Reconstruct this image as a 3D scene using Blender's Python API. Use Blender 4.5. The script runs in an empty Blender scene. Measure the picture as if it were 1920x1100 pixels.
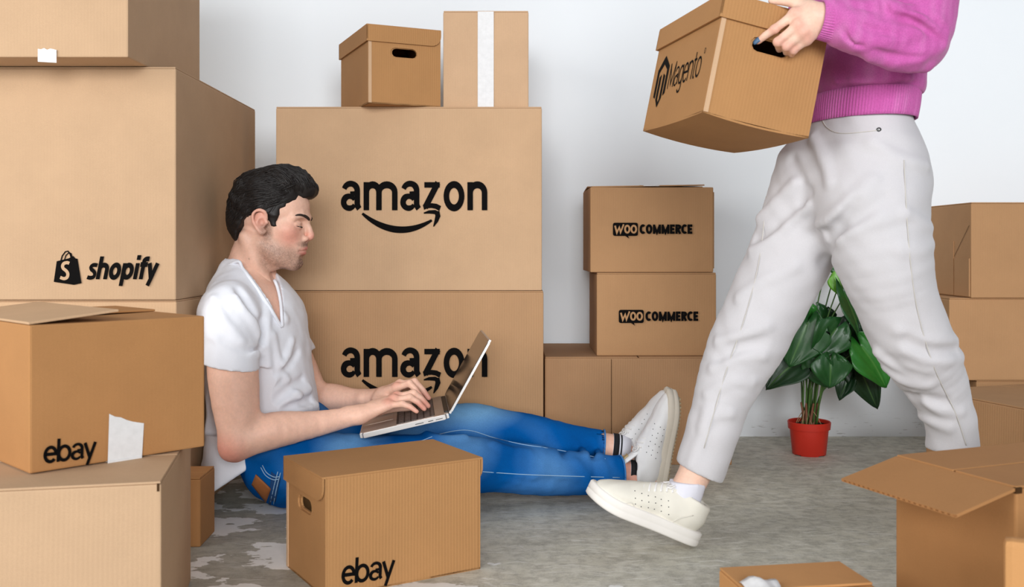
import bpy, bmesh, math, random
import numpy as np
from mathutils import Vector, Matrix, Quaternion

random.seed(7)
rng = np.random.default_rng(7)
scene = bpy.context.scene
COL = scene.collection

# ------------------------------------------------------------------ camera
F, HC, CX, CY = 1850.0, 0.66, 960.0, 465.0       # focal length in pixels, camera height, horizon row
cam_d = bpy.data.cameras.new('camera')
cam = bpy.data.objects.new('camera', cam_d)
COL.objects.link(cam)
cam.location = (0, 0, HC)
cam.rotation_euler = (math.radians(90), 0, 0)
cam_d.sensor_width = 36.0
cam_d.lens = 36.0 * F / 1920.0
cam_d.shift_y = (CY - 550.0) / 1920.0
cam_d.clip_start = 0.05
cam_d.dof.use_dof = True
cam_d.dof.focus_distance = 2.55
cam_d.dof.aperture_fstop = 6.3
scene.camera = cam

# ------------------------------------------------------------------ world, lights, exposure
world = bpy.data.worlds.new('world')
scene.world = world
world.use_nodes = True
bg = world.node_tree.nodes['Background']
bg.inputs[0].default_value = (0.90, 0.95, 1.0, 1)
bg.inputs[1].default_value = 0.27

def area(name, loc, target, sx, sy, power, color):
    l = bpy.data.lights.new(name, 'AREA')
    l.shape = 'RECTANGLE'; l.size = sx; l.size_y = sy
    l.energy = power; l.color = color
    o = bpy.data.objects.new(name, l); COL.objects.link(o)
    o.location = loc
    o.rotation_euler = (Vector(target) - Vector(loc)).to_track_quat('-Z', 'Y').to_euler()
    return o
area('window_light_left', (-3.3, -0.3, 1.8), (-0.5, 2.3, 0.5), 2.2, 2.2, 90, (1.0, 0.985, 0.96))
area('window_light_front', (0.75, -8.0, 2.7), (0.0, 3.2, 0.8), 6.0, 3.6, 940, (0.97, 0.985, 1.0))

vs = scene.view_settings
vs.view_transform = 'Standard'
vs.look = 'None'
vs.gamma = 1.0
vs.use_curve_mapping = False
vs.exposure = 0.0

# ------------------------------------------------------------------ helpers
def P(px, py, Y):
    """point seen at photograph pixel (px,py) at depth Y"""
    return Vector(((px - CX) / F * Y, Y, HC - (py - CY) / F * Y))

def ray_plane(px, py, p0, n):
    d = Vector(((px - CX) / F, 1.0, -(py - CY) / F)); o = Vector((0, 0, HC))
    t = (Vector(p0) - o).dot(n) / d.dot(n)
    return o + d * t

def link(o):
    COL.objects.link(o); return o

def empty(name, loc=(0, 0, 0), M=None):
    o = bpy.data.objects.new(name, None); link(o)
    o.empty_display_size = 0.05
    if M is not None: o.matrix_world = M
    else: o.location = loc
    return o

def tag(o, label=None, cat=None, group=None, kind=None):
    if label: o['label'] = label
    if cat: o['category'] = cat
    if group: o['group'] = group
    if kind: o['kind'] = kind
    return o

def mesh_obj(name, verts, faces, mat, parent=None, smooth=False, cols=None, world=False):
    me = bpy.data.meshes.new(name)
    if isinstance(verts, np.ndarray) and isinstance(faces, np.ndarray):
        nv, nf = len(verts), len(faces); k = faces.shape[1]
        me.vertices.add(nv); me.vertices.foreach_set('co', verts.astype(np.float32).ravel())
        me.loops.add(nf * k); me.loops.foreach_set('vertex_index', faces.astype(np.int32).ravel())
        me.polygons.add(nf)
        me.polygons.foreach_set('loop_start', np.arange(0, nf * k, k, dtype=np.int32))
        me.update(calc_edges=True)
    else:
        me.from_pydata([tuple(v) for v in verts], [], [tuple(f) for f in faces]); me.update()
    me.polygons.foreach_set('use_smooth', [smooth] * len(me.polygons))
    if cols is not None:
        a = me.color_attributes.new('Col', 'FLOAT_COLOR', 'POINT')
        c4 = np.ones((len(me.vertices), 4), np.float32); c4[:, :3] = cols
        a.data.foreach_set('color', c4.ravel())
    if mat is not None: me.materials.append(mat)
    o = bpy.data.objects.new(name, me); link(o)
    if parent is not None:
        o.parent = parent
        if world: o.matrix_parent_inverse = parent.matrix_world.inverted() if False else Matrix.Translation(-Vector(parent.location))
    return o

def bm_obj(name, bm, mat, parent=None, smooth=False, world=False):
    me = bpy.data.meshes.new(name); bm.to_mesh(me); bm.free()
    me.polygons.foreach_set('use_smooth', [smooth] * len(me.polygons))
    if mat is not None: me.materials.append(mat)
    o = bpy.data.objects.new(name, me); link(o)
    if parent is not None:
        o.parent = parent
        if world: o.matrix_parent_inverse = Matrix.Translation(-Vector(parent.location))
    return o

def catmull(pts, n=6):
    pts = np.asarray(pts, float)
    if len(pts) < 3: 
        t = np.linspace(0, 1, n + 1)[:, None]
        return pts[0] * (1 - t) + pts[-1] * t
    q = np.vstack([2 * pts[0] - pts[1], pts, 2 * pts[-1] - pts[-2]])
    out = []
    for i in range(1, len(q) - 2):
        p0, p1, p2, p3 = q[i - 1], q[i], q[i + 1], q[i + 2]
        for j in range(n):
            t = j / n
            out.append(.5 * ((2 * p1) + (-p0 + p2) * t + (2 * p0 - 5 * p1 + 4 * p2 - p3) * t * t + (-p0 + 3 * p1 - 3 * p2 + p3) * t ** 3))
    out.append(q[-2])
    return np.array(out)

def tube_data(pts, rad, n=6, cap=True, flat=None):
    """verts, faces of a tube along pts; rad scalar or list"""
    pts = np.asarray(pts, float); m = len(pts)
    rad = np.broadcast_to(np.asarray(rad, float), (m,))
    T = np.gradient(pts, axis=0); T /= np.linalg.norm(T, axis=1)[:, None] + 1e-12
    up = np.array([0, 0, 1.0]) if abs(T[0][2]) < .9 else np.array([1.0, 0, 0])
    if flat is not None: up = np.array(flat[0], float)
    V = []; Fc = []
    for i in range(m):
        a = np.cross(T[i], up); la = np.linalg.norm(a)
        if la < 1e-6: a = np.array([1.0, 0, 0]); la = 1
        a /= la; b = np.cross(a, T[i])
        if flat is None: up = b
        fs = 1.0 if flat is None else flat[1]
        for j in range(n):
            t = 2 * math.pi * j / n
            V.append(pts[i] + rad[i] * (math.cos(t) * a + fs * math.sin(t) * b))
    for i in range(m - 1):
        for j in range(n):
            Fc.append((i * n + j, i * n + (j + 1) % n, (i + 1) * n + (j + 1) % n, (i + 1) * n + j))
    if cap:
        Fc.append(tuple(range(n))[::-1]); Fc.append(tuple((m - 1) * n + j for j in range(n)))
    return V, Fc

def tubes_obj(name, paths, mat, parent=None, n=6, world=False, smooth=True):
    V = []; Fc = []
    for pts, rad in paths:
        v, f = tube_data(pts, rad, n)
        o = len(V); V += v; Fc += [tuple(i + o for i in q) for q in f]
    return mesh_obj(name, V, Fc, mat, parent, smooth, world=world)

# ------------------------------------------------------------------ materials
def srgb(r, g, b):
    f = lambda c: c / 12.92 if c <= .04045 else ((c + .055) / 1.055) ** 2.4
    return tuple(f(x / 255.0) for x in (r, g, b))

class NT:
    def __init__(s, name):
        s.m = bpy.data.materials.new(name); s.m.use_nodes = True
        s.t = s.m.node_tree; s.n = s.t.nodes; s.b = s.n['Principled BSDF']
    def node(s, typ, **kw):
        x = s.n.new(typ)
        for k, v in kw.items():
            if k.startswith('i_'):
                key = k[2:]; key = int(key) if key.isdigit() else key
                x.inputs[key].default_value = v
            else: setattr(x, k, v)
        return x
    def l(s, a, b): s.t.links.new(a, b)
    def coord(s, which='Object'):
        return s.node('ShaderNodeTexCoord').outputs[which]
    def mapping(s, src, scale=(1, 1, 1), rot=(0, 0, 0)):
        m = s.node('ShaderNodeMapping'); m.inputs['Scale'].default_value = scale; m.inputs['Rotation'].default_value = rot
        s.l(src, m.inputs['Vector']); return m.outputs[0]
    def noise(s, src, scale, detail=3, rough=.55):
        n = s.node('ShaderNodeTexNoise'); n.inputs['Scale'].default_value = scale
        n.inputs['Detail'].default_value = detail; n.inputs['Roughness'].default_value = rough
        s.l(src, n.inputs['Vector']); return n.outputs[0]
    def math(s, op, a, b=None, clamp=False):
        n = s.node('ShaderNodeMath', operation=op); n.use_clamp = clamp
        for i, x in enumerate((a, b)):
            if x is None: continue
            if isinstance(x, (int, float)): n.inputs[i].default_value = x
            else: s.l(x, n.inputs[i])
        return n.outputs[0]
    def mix(s, fac, a, b, blend='MIX'):
        n = s.node('ShaderNodeMix', data_type='RGBA', blend_type=blend)
        for i, x in ((0, fac), (6, a), (7, b)):
            if isinstance(x, (int, float)): n.inputs[i].default_value = x
            elif isinstance(x, tuple): n.inputs[i].default_value = (*x, 1)
            else: s.l(x, n.inputs[i])
        return n.outputs[2]
    def ramp(s, fac, stops):
        n = s.node('ShaderNodeValToRGB'); e = n.color_ramp.elements
        while len(e) < len(stops): e.new(.5)
        for i, (p, c) in enumerate(stops):
            e[i].position = p; e[i].color = (*c, 1) if isinstance(c, tuple) else (c, c, c, 1)
        s.l(fac, n.inputs[0]); return n.outputs[0]
    def bump(s, h, strength=.3, dist=.001, prev=None):
        n = s.node('ShaderNodeBump'); n.inputs['Strength'].default_value = strength; n.inputs['Distance'].default_value = dist
        s.l(h, n.inputs['Height'])
        if prev is not None: s.l(prev, n.inputs['Normal'])
        return n.outputs[0]
    def color(s, c):
        if isinstance(c, tuple): s.b.inputs['Base Color'].default_value = (*c, 1)
        else: s.l(c, s.b.inputs['Base Color'])
    def rough(s, v): s.b.inputs['Roughness'].default_value = v
    def spec(s, v): s.b.inputs['Specular IOR Level'].default_value = v
    def normal(s, v): s.l(v, s.b.inputs['Normal'])

def plain(name, c, rough=.6, spec=.4, metal=0.0, noise=0.0):
    t = NT(name)
    if noise:
        n = t.noise(t.coord(), 60, 4)
        t.color(t.mix(n, tuple(x * (1 - noise) for x in c), tuple(min(1, x * (1 + noise)) for x in c)))
    else: t.color(c)
    t.rough(rough); t.spec(spec); t.b.inputs['Metallic'].default_value = metal
    return t.m

def cardboard(name, c, flute=0.5, pitch=.0072, seed=0.0):
    t = NT(name); co = t.coord()
    mp = t.node('ShaderNodeMapping'); mp.inputs['Location'].default_value = (seed, seed * 1.7, seed * .6); t.l(co, mp.inputs[0]); cv = mp.outputs[0]
    sx = t.node('ShaderNodeSeparateXYZ'); t.l(co, sx.inputs[0])
    s = t.math('ADD', sx.outputs[0], sx.outputs[1])
    wob = t.math('MULTIPLY', t.noise(cv, 3, 2), .006)
    ph = t.math('MULTIPLY', t.math('ADD', s, wob), 2 * math.pi / pitch)
    wv = t.math('MULTIPLY_ADD', t.math('SINE', ph), .5); t.n[-1].inputs[2].default_value = .5
    geo = t.node('ShaderNodeNewGeometry'); vt = t.node('ShaderNodeVectorTransform', vector_type='NORMAL', convert_from='WORLD', convert_to='OBJECT')
    t.l(geo.outputs['True Normal'], vt.inputs[0]); sn = t.node('ShaderNodeSeparateXYZ'); t.l(vt.outputs[0], sn.inputs[0])
    side = t.math('SUBTRACT', 1.0, t.math('ABSOLUTE', sn.outputs[2]), True)
    wv = t.math('MULTIPLY', wv, side)
    patch = t.ramp(t.noise(cv, 2.2, 2), [(.35, .25), (.65, 1.0)])
    wvp = t.math('MULTIPLY', wv, patch)
    grain = t.noise(cv, 700, 2, .7); fib = t.noise(t.mapping(cv, (60, 60, 400)), 2.0, 4, .7)
    mott = t.noise(cv, 9, 5, .6)
    dk = tuple(x * .86 for x in c); lt = tuple(min(1, x * 1.12) for x in c)
    col = t.mix(mott, dk, lt)
    col = t.mix(t.math('MULTIPLY', t.ramp(grain, [(.35, 0.0), (.65, 1.0)]), .30), col, tuple(x * .72 for x in c))
    col = t.mix(t.math('MULTIPLY', fib, .22), col, tuple(min(1, x * 1.3) for x in c))
    col = t.mix(t.math('MULTIPLY', wvp, .14 * flute), col, tuple(x * .6 for x in c))
    t.color(col); t.rough(.82); t.spec(.25)
    b = t.bump(wvp, .35 * flute, .0016)
    b = t.bump(grain, .12, .0006, b)
    b = t.bump(t.noise(cv, 4, 2), .10, .02, b)
    t.normal(b)
    return t.m

CB = {
 'peach': cardboard('cardboard_peach', srgb(190, 158, 126), .25, seed=1),
 'kraft': cardboard('cardboard_kraft', srgb(200, 165, 130), .55, seed=2),
 'kraft_fluted': cardboard('cardboard_fluted', srgb(184, 144, 106), 1.1, seed=3),
 'brown': cardboard('cardboard_brown', srgb(180, 138, 98), .5, seed=4),
 'orange': cardboard('cardboard_orange', srgb(196, 144, 92), .12, seed=5),
 'archive': cardboard('cardboard_archive', srgb(179, 132, 85) , .7, pitch=.0068, seed=6),
 'brown_fluted': cardboard('cardboard_brown_fluted', srgb(174, 134, 98), 1.1, seed=8),
 'dark_orange': cardboard('cardboard_dark_orange', srgb(176, 127, 80), .12, seed=9),
 'tan': cardboard('cardboard_tan', srgb(203, 168, 134), .3, seed=7),
}
M_edge = plain('corrugated_edge', srgb(170, 125, 80), .9, .2, noise=.3)
M_fluteedge = plain('flute_gap', srgb(70, 48, 28), .9, .1)
M_ink = plain('black_print_ink', srgb(9, 7, 7), .8, .1)
def tape_mat():
    t = NT('white_paper_tape'); co = t.coord()
    n = t.noise(co, 90, 4); t.color(t.mix(n, srgb(214, 214, 214), srgb(235, 235, 236))); t.rough(.55)
    t.normal(t.bump(n, .25, .001)); return t.m
M_tape = tape_mat()

def floor_mat():
    t = NT('worn_painted_concrete'); co = t.coord()
    big = t.noise(co, 1.6, 5, .6); fine = t.noise(co, 26, 8, .7); grain = t.noise(co, 260, 3, .7)
    streak = t.noise(t.mapping(co, (15, 22, 1), (0, 0, .6)), 1.0, 10, .78)
    base = t.mix(t.ramp(big, [(.3, 0.), (.7, 1.)]), srgb(182, 180, 166), srgb(212, 208, 192))
    base = t.mix(t.ramp(streak, [(.47, 0.), (.66, .6)]), base, srgb(226, 224, 214))
    base = t.mix(t.ramp(fine, [(.38, .75), (.56, 0.)]), base, srgb(152, 149, 137))
    base = t.mix(t.math('MULTIPLY', t.ramp(grain, [(.4, 0.), (.7, 1.)]), .35), base, srgb(226, 224, 214))
    warp = t.node('ShaderNodeMapping'); t.l(co, warp.inputs[0]); wz = t.noise(co, 5.0, 3); wm = t.node('ShaderNodeVectorMath', operation='MULTIPLY_ADD')
    t.l(wz, wm.inputs[0]); wm.inputs[1].default_value = (.12, .12, 0); t.l(warp.outputs[0], wm.inputs[2])
    for rot, seed in ((.5, 0), (-.7, 3), (1.4, 7)):
        sc = t.noise(t.mapping(wm.outputs[0], (9, 80, 1), (0, 0, rot)), 1.3, 2, .5)
        base = t.mix(t.ramp(sc, [(.0, 0.), (.63, 0.), (.66, .4)]), base, srgb(236, 235, 230))
    # flaking white paint, thick at the front left of the floor
    sx = t.node('ShaderNodeSeparateXYZ'); t.l(co, sx.inputs[0])
    reg = t.math('ADD', t.math('MULTIPLY', t.math('ADD', sx.outputs[0], .32), -1.15), t.math('MULTIPLY', t.math('SUBTRACT', 2.25, sx.outputs[1]), .55))
    reg = t.math('MINIMUM', t.math('MAXIMUM', reg, -.62), .42)
    flk = t.noise(t.mapping(co, (6, 10.5, 1), (0, 0, .35)), 1.0, 6, .56)
    pm = t.ramp(t.math('ADD', flk, t.math('MULTIPLY', reg, .19)), [(.570, 0.), (.580, 1.)])
    base = t.mix(t.math('MULTIPLY', t.ramp(t.math('ADD', reg, .5), [(.35, 0.), (.75, 1.)]), .38), base, srgb(96, 92, 84))
    pcol = t.mix(fine, srgb(222, 222, 219), srgb(245, 245, 243))
    base = t.mix(pm, base, pcol)
    t.color(base); t.rough(.62); t.spec(.35)
    b = t.bump(pm, .25, .0015); b = t.bump(fine, .25, .002, b); b = t.bump(grain, .15, .0008, b); t.normal(b)
    return t.m
def wall_mat():
    t = NT('white_plaster'); co = t.coord()
    n = t.noise(co, 2.2, 3); g = t.noise(co, 180, 3, .7)
    c = t.mix(n, srgb(234, 239, 243), srgb(240, 244, 248))
    sx = t.node('ShaderNodeSeparateXYZ'); t.l(co, sx.inputs[0])
    sc = t.noise(t.mapping(co, (26, 1, 160)), 1.0, 2)
    low = t.math('MULTIPLY', t.ramp(sc, [(.66, 0.), (.69, 1.)]), t.ramp(sx.outputs[2], [(.02, .6), (.09, 0.)]))
    c = t.mix(low, c, srgb(150, 148, 146))
    t.color(c); t.rough(.85); t.spec(.2)
    b = t.bump(g, .2, .0008); b = t.bump(n, .12, .02, b); t.normal(b); return t.m

def box_bm(x0, x1, y0, y1, z0, z1, bm=None):
    bm = bm or bmesh.new()
    vs_ = [bm.verts.new(p) for p in [(x0,y0,z0),(x1,y0,z0),(x1,y1,z0),(x0,y1,z0),(x0,y0,z1),(x1,y0,z1),(x1,y1,z1),(x0,y1,z1)]]
    for q in [(3,2,1,0),(4,5,6,7),(0,1,5,4),(1,2,6,5),(2,3,7,6),(3,0,4,7)]: bm.faces.new([vs_[i] for i in q])
    return bm

# ------------------------------------------------------------------ the room
WALL_Y = 3.459
o = bm_obj('floor', box_bm(-3.6, 3.6, -1.2, WALL_Y + .12, -.12, 0), floor_mat()); tag(o, kind='structure', label='grey worn concrete floor with flaking white paint')
o = bm_obj('wall_back', box_bm(-3.6, 3.6, WALL_Y, WALL_Y + .12, -.12, 2.8), wall_mat()); tag(o, kind='structure', label='plain white plaster wall behind the boxes')
# ------------------------------------------------------------------ stroke lettering (flat printed ink)
def arc(cx, cy, rx, ry, a0, a1, n=20):
    return [(cx + rx * math.cos(math.radians(a0 + (a1 - a0) * i / n)), cy + ry * math.sin(math.radians(a0 + (a1 - a0) * i / n))) for i in range(n + 1)]

def glyph(ch, w):
    """strokes of a letter: list of point lists; x-height 1, baseline 0; w = stroke width; plus its advance"""
    h = w / 2
    if ch == 'o': return [arc(.46, .5, .46 - h, .54 - h, 0, 360, 28)], .92
    if ch == 'n': return [[(h, 0), (h, 1.0)], [(h, .55)] + arc(.44, .62, .44 - h, .41 - h, 180, 0, 14) + [(.88 - h, 0)]], .88
    if ch == 'm': return [[(h, 0), (h, 1.0)], [(h, .55)] + arc(.40, .64, .40 - h, .39 - h, 180, 0, 12) + [(.80 - h, 0)],
                          [(.80 - h, .55)] + arc(1.15 - h, .64, .35, .39 - h, 180, 0, 12) + [(1.5 - h, 0)]], 1.5
    if ch == 'a':
        top = arc(.42, .70, .34 - h * .4, .345 - h * .8, 165, 0, 14)
        return [(top + [(.76 - h * .4, .18), (.80, .05)], [.85] * 9 + [.9, .95] + [1.0] * 4 + [1.0, .9]), (arc(.36, .285, .36 - h * .9, .305 - h * .75, 25, 335, 22), [.62, .66, .7, .72, .75, .8, .85, .95, 1, 1, 1, 1, 1, .95, .9, .85, .8, .8, .8, .75, .7, .65, .6]), ([(.70, .60), (.40, .585)], .68)], .86
    if ch == 'A1': return [[(.78 - h, 0), (.78 - h, 1.0)], arc(.42, .5, .42 - h, .52 - h, 0, 360, 28)], .82      # single storey a
    if ch == 'z': return [([(.06, 1 - h * .8), (.74, 1 - h * .8)], .8), ([(.66, .98), (.10, .10)], 1.0), ([(.02, .10), (.18, .155), (.38, .165), (.58, .14), (.76, .06)], [.75, .7, .7, .75, .8])], .78
    if ch == 'e': return [[(h, .52), (.86 - h, .52)] + arc(.45, .5, .45 - h, .54 - h, 2, 318, 24)], .88
    if ch == 'b': return [[(h, 0), (h, 1.42)], arc(.48, .5, .46 - h, .53 - h, 0, 360, 28)], .95
    if ch == 'y': return [[(h * .7, 1), (.42, .06)], [(.84 - h * .7, 1), (.42, .04), (.26, -.40)]], .84
    if ch == 's': return [([tuple(p) for p in catmull([(.63, .86, 0), (.47, .935 - h * .3, 0), (.27, .92 - h * .3, 0), (.15, .76, 0), (.24, .61, 0), (.44, .49, 0), (.56, .34, 0), (.52, .16, 0), (.34, h * .62, 0), (.16, h * .6 + .01, 0), (.02, .13, 0)], 4)[:, :2]], .80)], .66
    if ch == 'h': return [[(h, 0), (h, 1.42)], [(h, .55)] + arc(.44, .62, .44 - h, .41 - h, 180, 0, 14) + [(.88 - h, 0)]], .88
    if ch == 'p': return [[(h, -.42), (h, 1.0)], arc(.48, .5, .46 - h, .53 - h, 0, 360, 28)], .95
    if ch == 'i': return [[(h, 0), (h, 1.0)], [(h, 1.20), (h, 1.20 + w)]], w * 1.05
    if ch == 'f': return [[(.24, 0), (.24, 1.12)] + arc(.46, 1.12, .22, .30 - h, 180, 80, 8) + [(.62, 1.42 - h)], [(0, .92), (.56, .92)]], .54
    if ch == 'g': return [arc(.42, .5, .42 - h, .52 - h, 0, 360, 28), [(.80 - h, 1.0), (.80 - h, -.1)] + arc(.42, -.1, .38 - h * .6, .32, 0, -150, 12)], .84
    if ch == 't': return [[(.22, 1.34), (.22, .22)] + arc(.40, .22, .18, .20, 180, 290, 8), [(0, .96), (.5, .96)]], .52
    H = 1.4
    if ch == 'W': return [[(h * .6, H), (.32, 0), (.62, H * .8), (.92, 0), (1.24 - h * .6, H)]], 1.24
    if ch == 'O': return [arc(.5, H / 2, .5 - h, H / 2 + .02 - h, 0, 360, 30)], 1.0
    if ch == 'C': return [arc(.5, H / 2, .5 - h, H / 2 + .02 - h, 48, 312, 26)], .86
    if ch == 'M': return [[(h, 0), (h, H - .02)], [(h, H - h * 1.1), (.60, .18), (1.20 - h, H - h * 1.1)], [(1.20 - h, 0), (1.20 - h, H - .02)]], 1.2
    if ch == 'E': return [[(h, 0), (h, H)], [(h, H - h), (.72, H - h)], [(h, H / 2), (.66, H / 2)], [(h, h), (.72, h)]], .74
    if ch == 'R': return [[(h, 0), (h, H)], [(h, H - h), (.40, H - h)] + arc(.42, H * .72, .34 - h * .3, H * .28 - h, 90, -90, 12) + [(h, H * .44 + h * .3)], [(.42, H * .46), (.80 - h * .5, 0)]], .82
    raise KeyError(ch)

ZC = [0]
def strip(pts, w, bm, M, z=0.0):
    """ink strip with mitred joins; w scalar or list"""
    ZC[0] = (ZC[0] + 1) % 24; z = z + ZC[0] * 1.5e-5
    pts = [Vector(p) for p in pts]; n = len(pts)
    if isinstance(w, (int, float)): w = [w] * n
    closed = n > 3 and (pts[0] - pts[-1]).length < 1e-6
    L = []; R = []
    for i in range(n):
        a = pts[i] - pts[i - 1] if i > 0 else (pts[0] - pts[-2] if closed else pts[1] - pts[0])
        b = pts[i + 1] - pts[i] if i < n - 1 else (pts[1] - pts[0] if closed else pts[-1] - pts[-2])
        a = a.normalized() if a.length > 1e-9 else b.normalized(); b = b.normalized() if b.length > 1e-9 else a
        t = a + b
        t = t.normalized() if t.length > 1e-6 else b
        nn = Vector((-t.y, t.x)); cs = max(.42, nn.dot(Vector((-b.y, b.x))))
        L.append(pts[i] + nn * (w[i] / 2 / cs)); R.append(pts[i] - nn * (w[i] / 2 / cs))
    vl = [bm.verts.new(M @ Vector((p.x, p.y, z))) for p in L]; vr = [bm.verts.new(M @ Vector((p.x, p.y, z))) for p in R]
    for i in range(n - 1):
        bm.faces.new((vr[i], vr[i + 1], vl[i + 1], vl[i]))

def poly(pts, bm, M, z=0.0):
    ZC[0] = (ZC[0] + 1) % 24; z = z + ZC[0] * 1.5e-5
    bm.faces.new([bm.verts.new(M @ Vector((p[0], p[1], z))) for p in pts])

def word(text, bm, M, w, gap=.1, shear=0.0, xs=1.0, x=0.0, y=0.0, size=1.0, measure=False, alt=()):
    """letters set from x,y; size = x-height; xs = condensing"""
    S = Matrix(((size * xs, size * shear, 0, 0), (0, size, 0, 0), (0, 0, 1, 0), (0, 0, 0, 1)))
    cur = 0.0
    for i, ch in enumerate(text):
        st, adv = glyph('A1' if (ch == 'a' and i in alt) else ch, w)
        if not measure:
            T = M @ Matrix.Translation((x, y, 0)) @ S @ Matrix.Translation((cur, 0, 0))
            for s_ in st:
                if isinstance(s_, tuple): strip(s_[0], [w * q for q in s_[1]] if isinstance(s_[1], list) else w * s_[1], bm, T)
                else: strip(s_, w, bm, T)
        cur += adv + gap
    return (cur - gap) * size * xs

def face_frame(origin, udir, n, lift=.0007):
    u = Vector(udir).normalized(); n = Vector(n).normalized(); v = n.cross(u)
    o = Vector(origin) + n * lift
    return Matrix(((u.x, v.x, n.x, o.x), (u.y, v.y, n.y, o.y), (u.z, v.z, n.z, o.z), (0, 0, 0, 1)))

def fit_word(text, width, **k):
    b = bmesh.new(); m = word(text, b, Matrix(), measure=True, **k); b.free(); return width / m

# logos are drawn in a unit frame and scaled by 'S'
def logo_smile(M, W):
    """lower-case word with a curved arrow under it; W = word width"""
    bm = bmesh.new(); S = M @ Matrix.Diagonal((W, W, 1, 1))
    k = .192; w = .245
    xs = fit_word('amazon', 1.0, w=w, gap=.13, size=k, xs=1.0)
    word('amazon', bm, S, w, gap=.13, xs=xs, size=k)
    n = 26; pts = []; ws = []
    for i in range(n + 1):
        t = i / n
        pts.append((.145 + t * .475, -.022 - .34 * (t * (1.05 - t)) ** .98 * 1.0 - .028 * t)); ws.append(.010 + .036 * math.sin(math.pi * min(1, t * .93 + .04)) ** .8)
    strip(pts, ws, bm, S)
    strip([(.565, -.020), (.60, -.012), (.64, -.012), (.664, -.022)], [.008, .022, .028, .026], bm, S)
    strip([(.655, -.008), (.662, -.040), (.650, -.075), (.632, -.112)], [.034, .034, .026, .006], bm, S)
    return bm

def logo_auction(M, W):
    bm = bmesh.new(); S = M @ Matrix.Diagonal((W, W, 1, 1)); k = .31; w = .205
    xs = fit_word('ebay', 1.0, w=w, gap=-.03, size=k, alt=())
    word('ebay', bm, S, w, gap=-.03, xs=xs, size=k)
    return bm

def logo_bag(M, W):
    """shopping bag emblem with an S and a slanted word; W = whole width"""
    ink = bmesh.new(); cut = bmesh.new(); S = M @ Matrix.Diagonal((W, W, 1, 1)); hi = S @ Matrix.Translation((0, 0, .0006 / 1))
    poly([(.0, .04), (.028, .235), (.14, .262), (.185, .285), (.205, .262), (.225, .258), (.262, .028), (.19, .012)], ink, S)
    strip([(.066, .235), (.08, .285), (.11, .325), (.135, .33), (.155, .30), (.165, .262)], .011, ink, S)
    strip([(.10, .245), (.115, .29), (.145, .318), (.165, .305), (.175, .268)], .010, ink, S)
    sx = [(.148, .215), (.128, .222), (.098, .214), (.085, .190), (.093, .165), (.118, .145), (.134, .118), (.128, .085), (.100, .070), (.062, .082)]
    sp = [tuple(p) for p in catmull([(a, b, 0) for a, b in sx], 4)[:, :2]]
    strip(sp, .030, cut, hi)
    x0 = .31; k = .152; w = .30
    kk = fit_word('shopify', .655, w=w, gap=.06, size=k)
    word('shopify', ink, S, w, gap=.06, xs=kk, shear=.20, x=x0, y=.065, size=k)
    return ink, cut

def logo_bubble(M, W):
    ink = bmesh.new(); cut = bmesh.new(); S = M @ Matrix.Diagonal((W, W, 1, 1)); hi = S @ Matrix.Translation((0, 0, .0006))
    r = .026; x1, y1 = .315, .165
    pts = arc(x1 - r, y1 - r, r, r, 0, 90, 6) + arc(r, y1 - r, r, r, 90, 180, 6) + arc(r, r, r, r, 180, 270, 6)
    pts += [(.155, 0), (.205, -.035), (.19, 0)] + arc(x1 - r, r, r, r, 270, 360, 6)
    poly(pts, ink, S)
    strip([(.026, .128), (.050, .040), (.080, .105), (.096, .044), (.135, .145)], [.022, .026, .022, .026, .020], cut, hi)
    strip(arc(.180, .084, .028, .044, 0, 360, 18), .023, cut, hi)
    strip(arc(.262, .084, .030, .044, 0, 360, 18), .023, cut, hi)
    k = .118 / 1.4; w = .36
    xs = fit_word('COMMERCE', .665, w=w, gap=.07, size=k)
    word('COMMERCE', ink, S, w, gap=.07, xs=xs, x=.335, y=.026, size=k)
    return ink, cut

def logo_hexagon(M, W, Hh):
    """hexagonal emblem of upright bars with a light word; W wide, Hh emblem height"""
    ink = bmesh.new(); S = M @ Matrix.Diagonal((W, Hh, 1, 1))
    a = .26
    poly([(0, .24), (0, .76), (a / 2, 1.0), (a / 2, .84), (.042, .70), (.042, .20)], ink, S)
    poly([(a, .24), (a - .042, .20), (a - .042, .70), (a / 2, .84), (a / 2, 1.0), (a, .76)], ink, S)
    poly([(.068, .17), (.068, .60), (.108, .65), (.108, .16), (a / 2, .10), (.152, .16), (.152, .65), (.192, .60), (.192, .17), (a / 2, .0)], ink, S)
    S2 = M @ Matrix.Diagonal((W, W, 1, 1)); k = .235 * Hh / W / .5 * .74; w = .12
    xs = fit_word('Magento', .66, w=w, gap=.07, size=k)
    word('Magento', ink, S2, w, gap=.07, xs=xs, x=.30, y=Hh / W * .30, size=k)
    strip(arc(.985, Hh / W * .30 + k * 1.22, .012, .012 * 1.6, 0, 360, 12), .005, ink, S2)
    return ink

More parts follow.
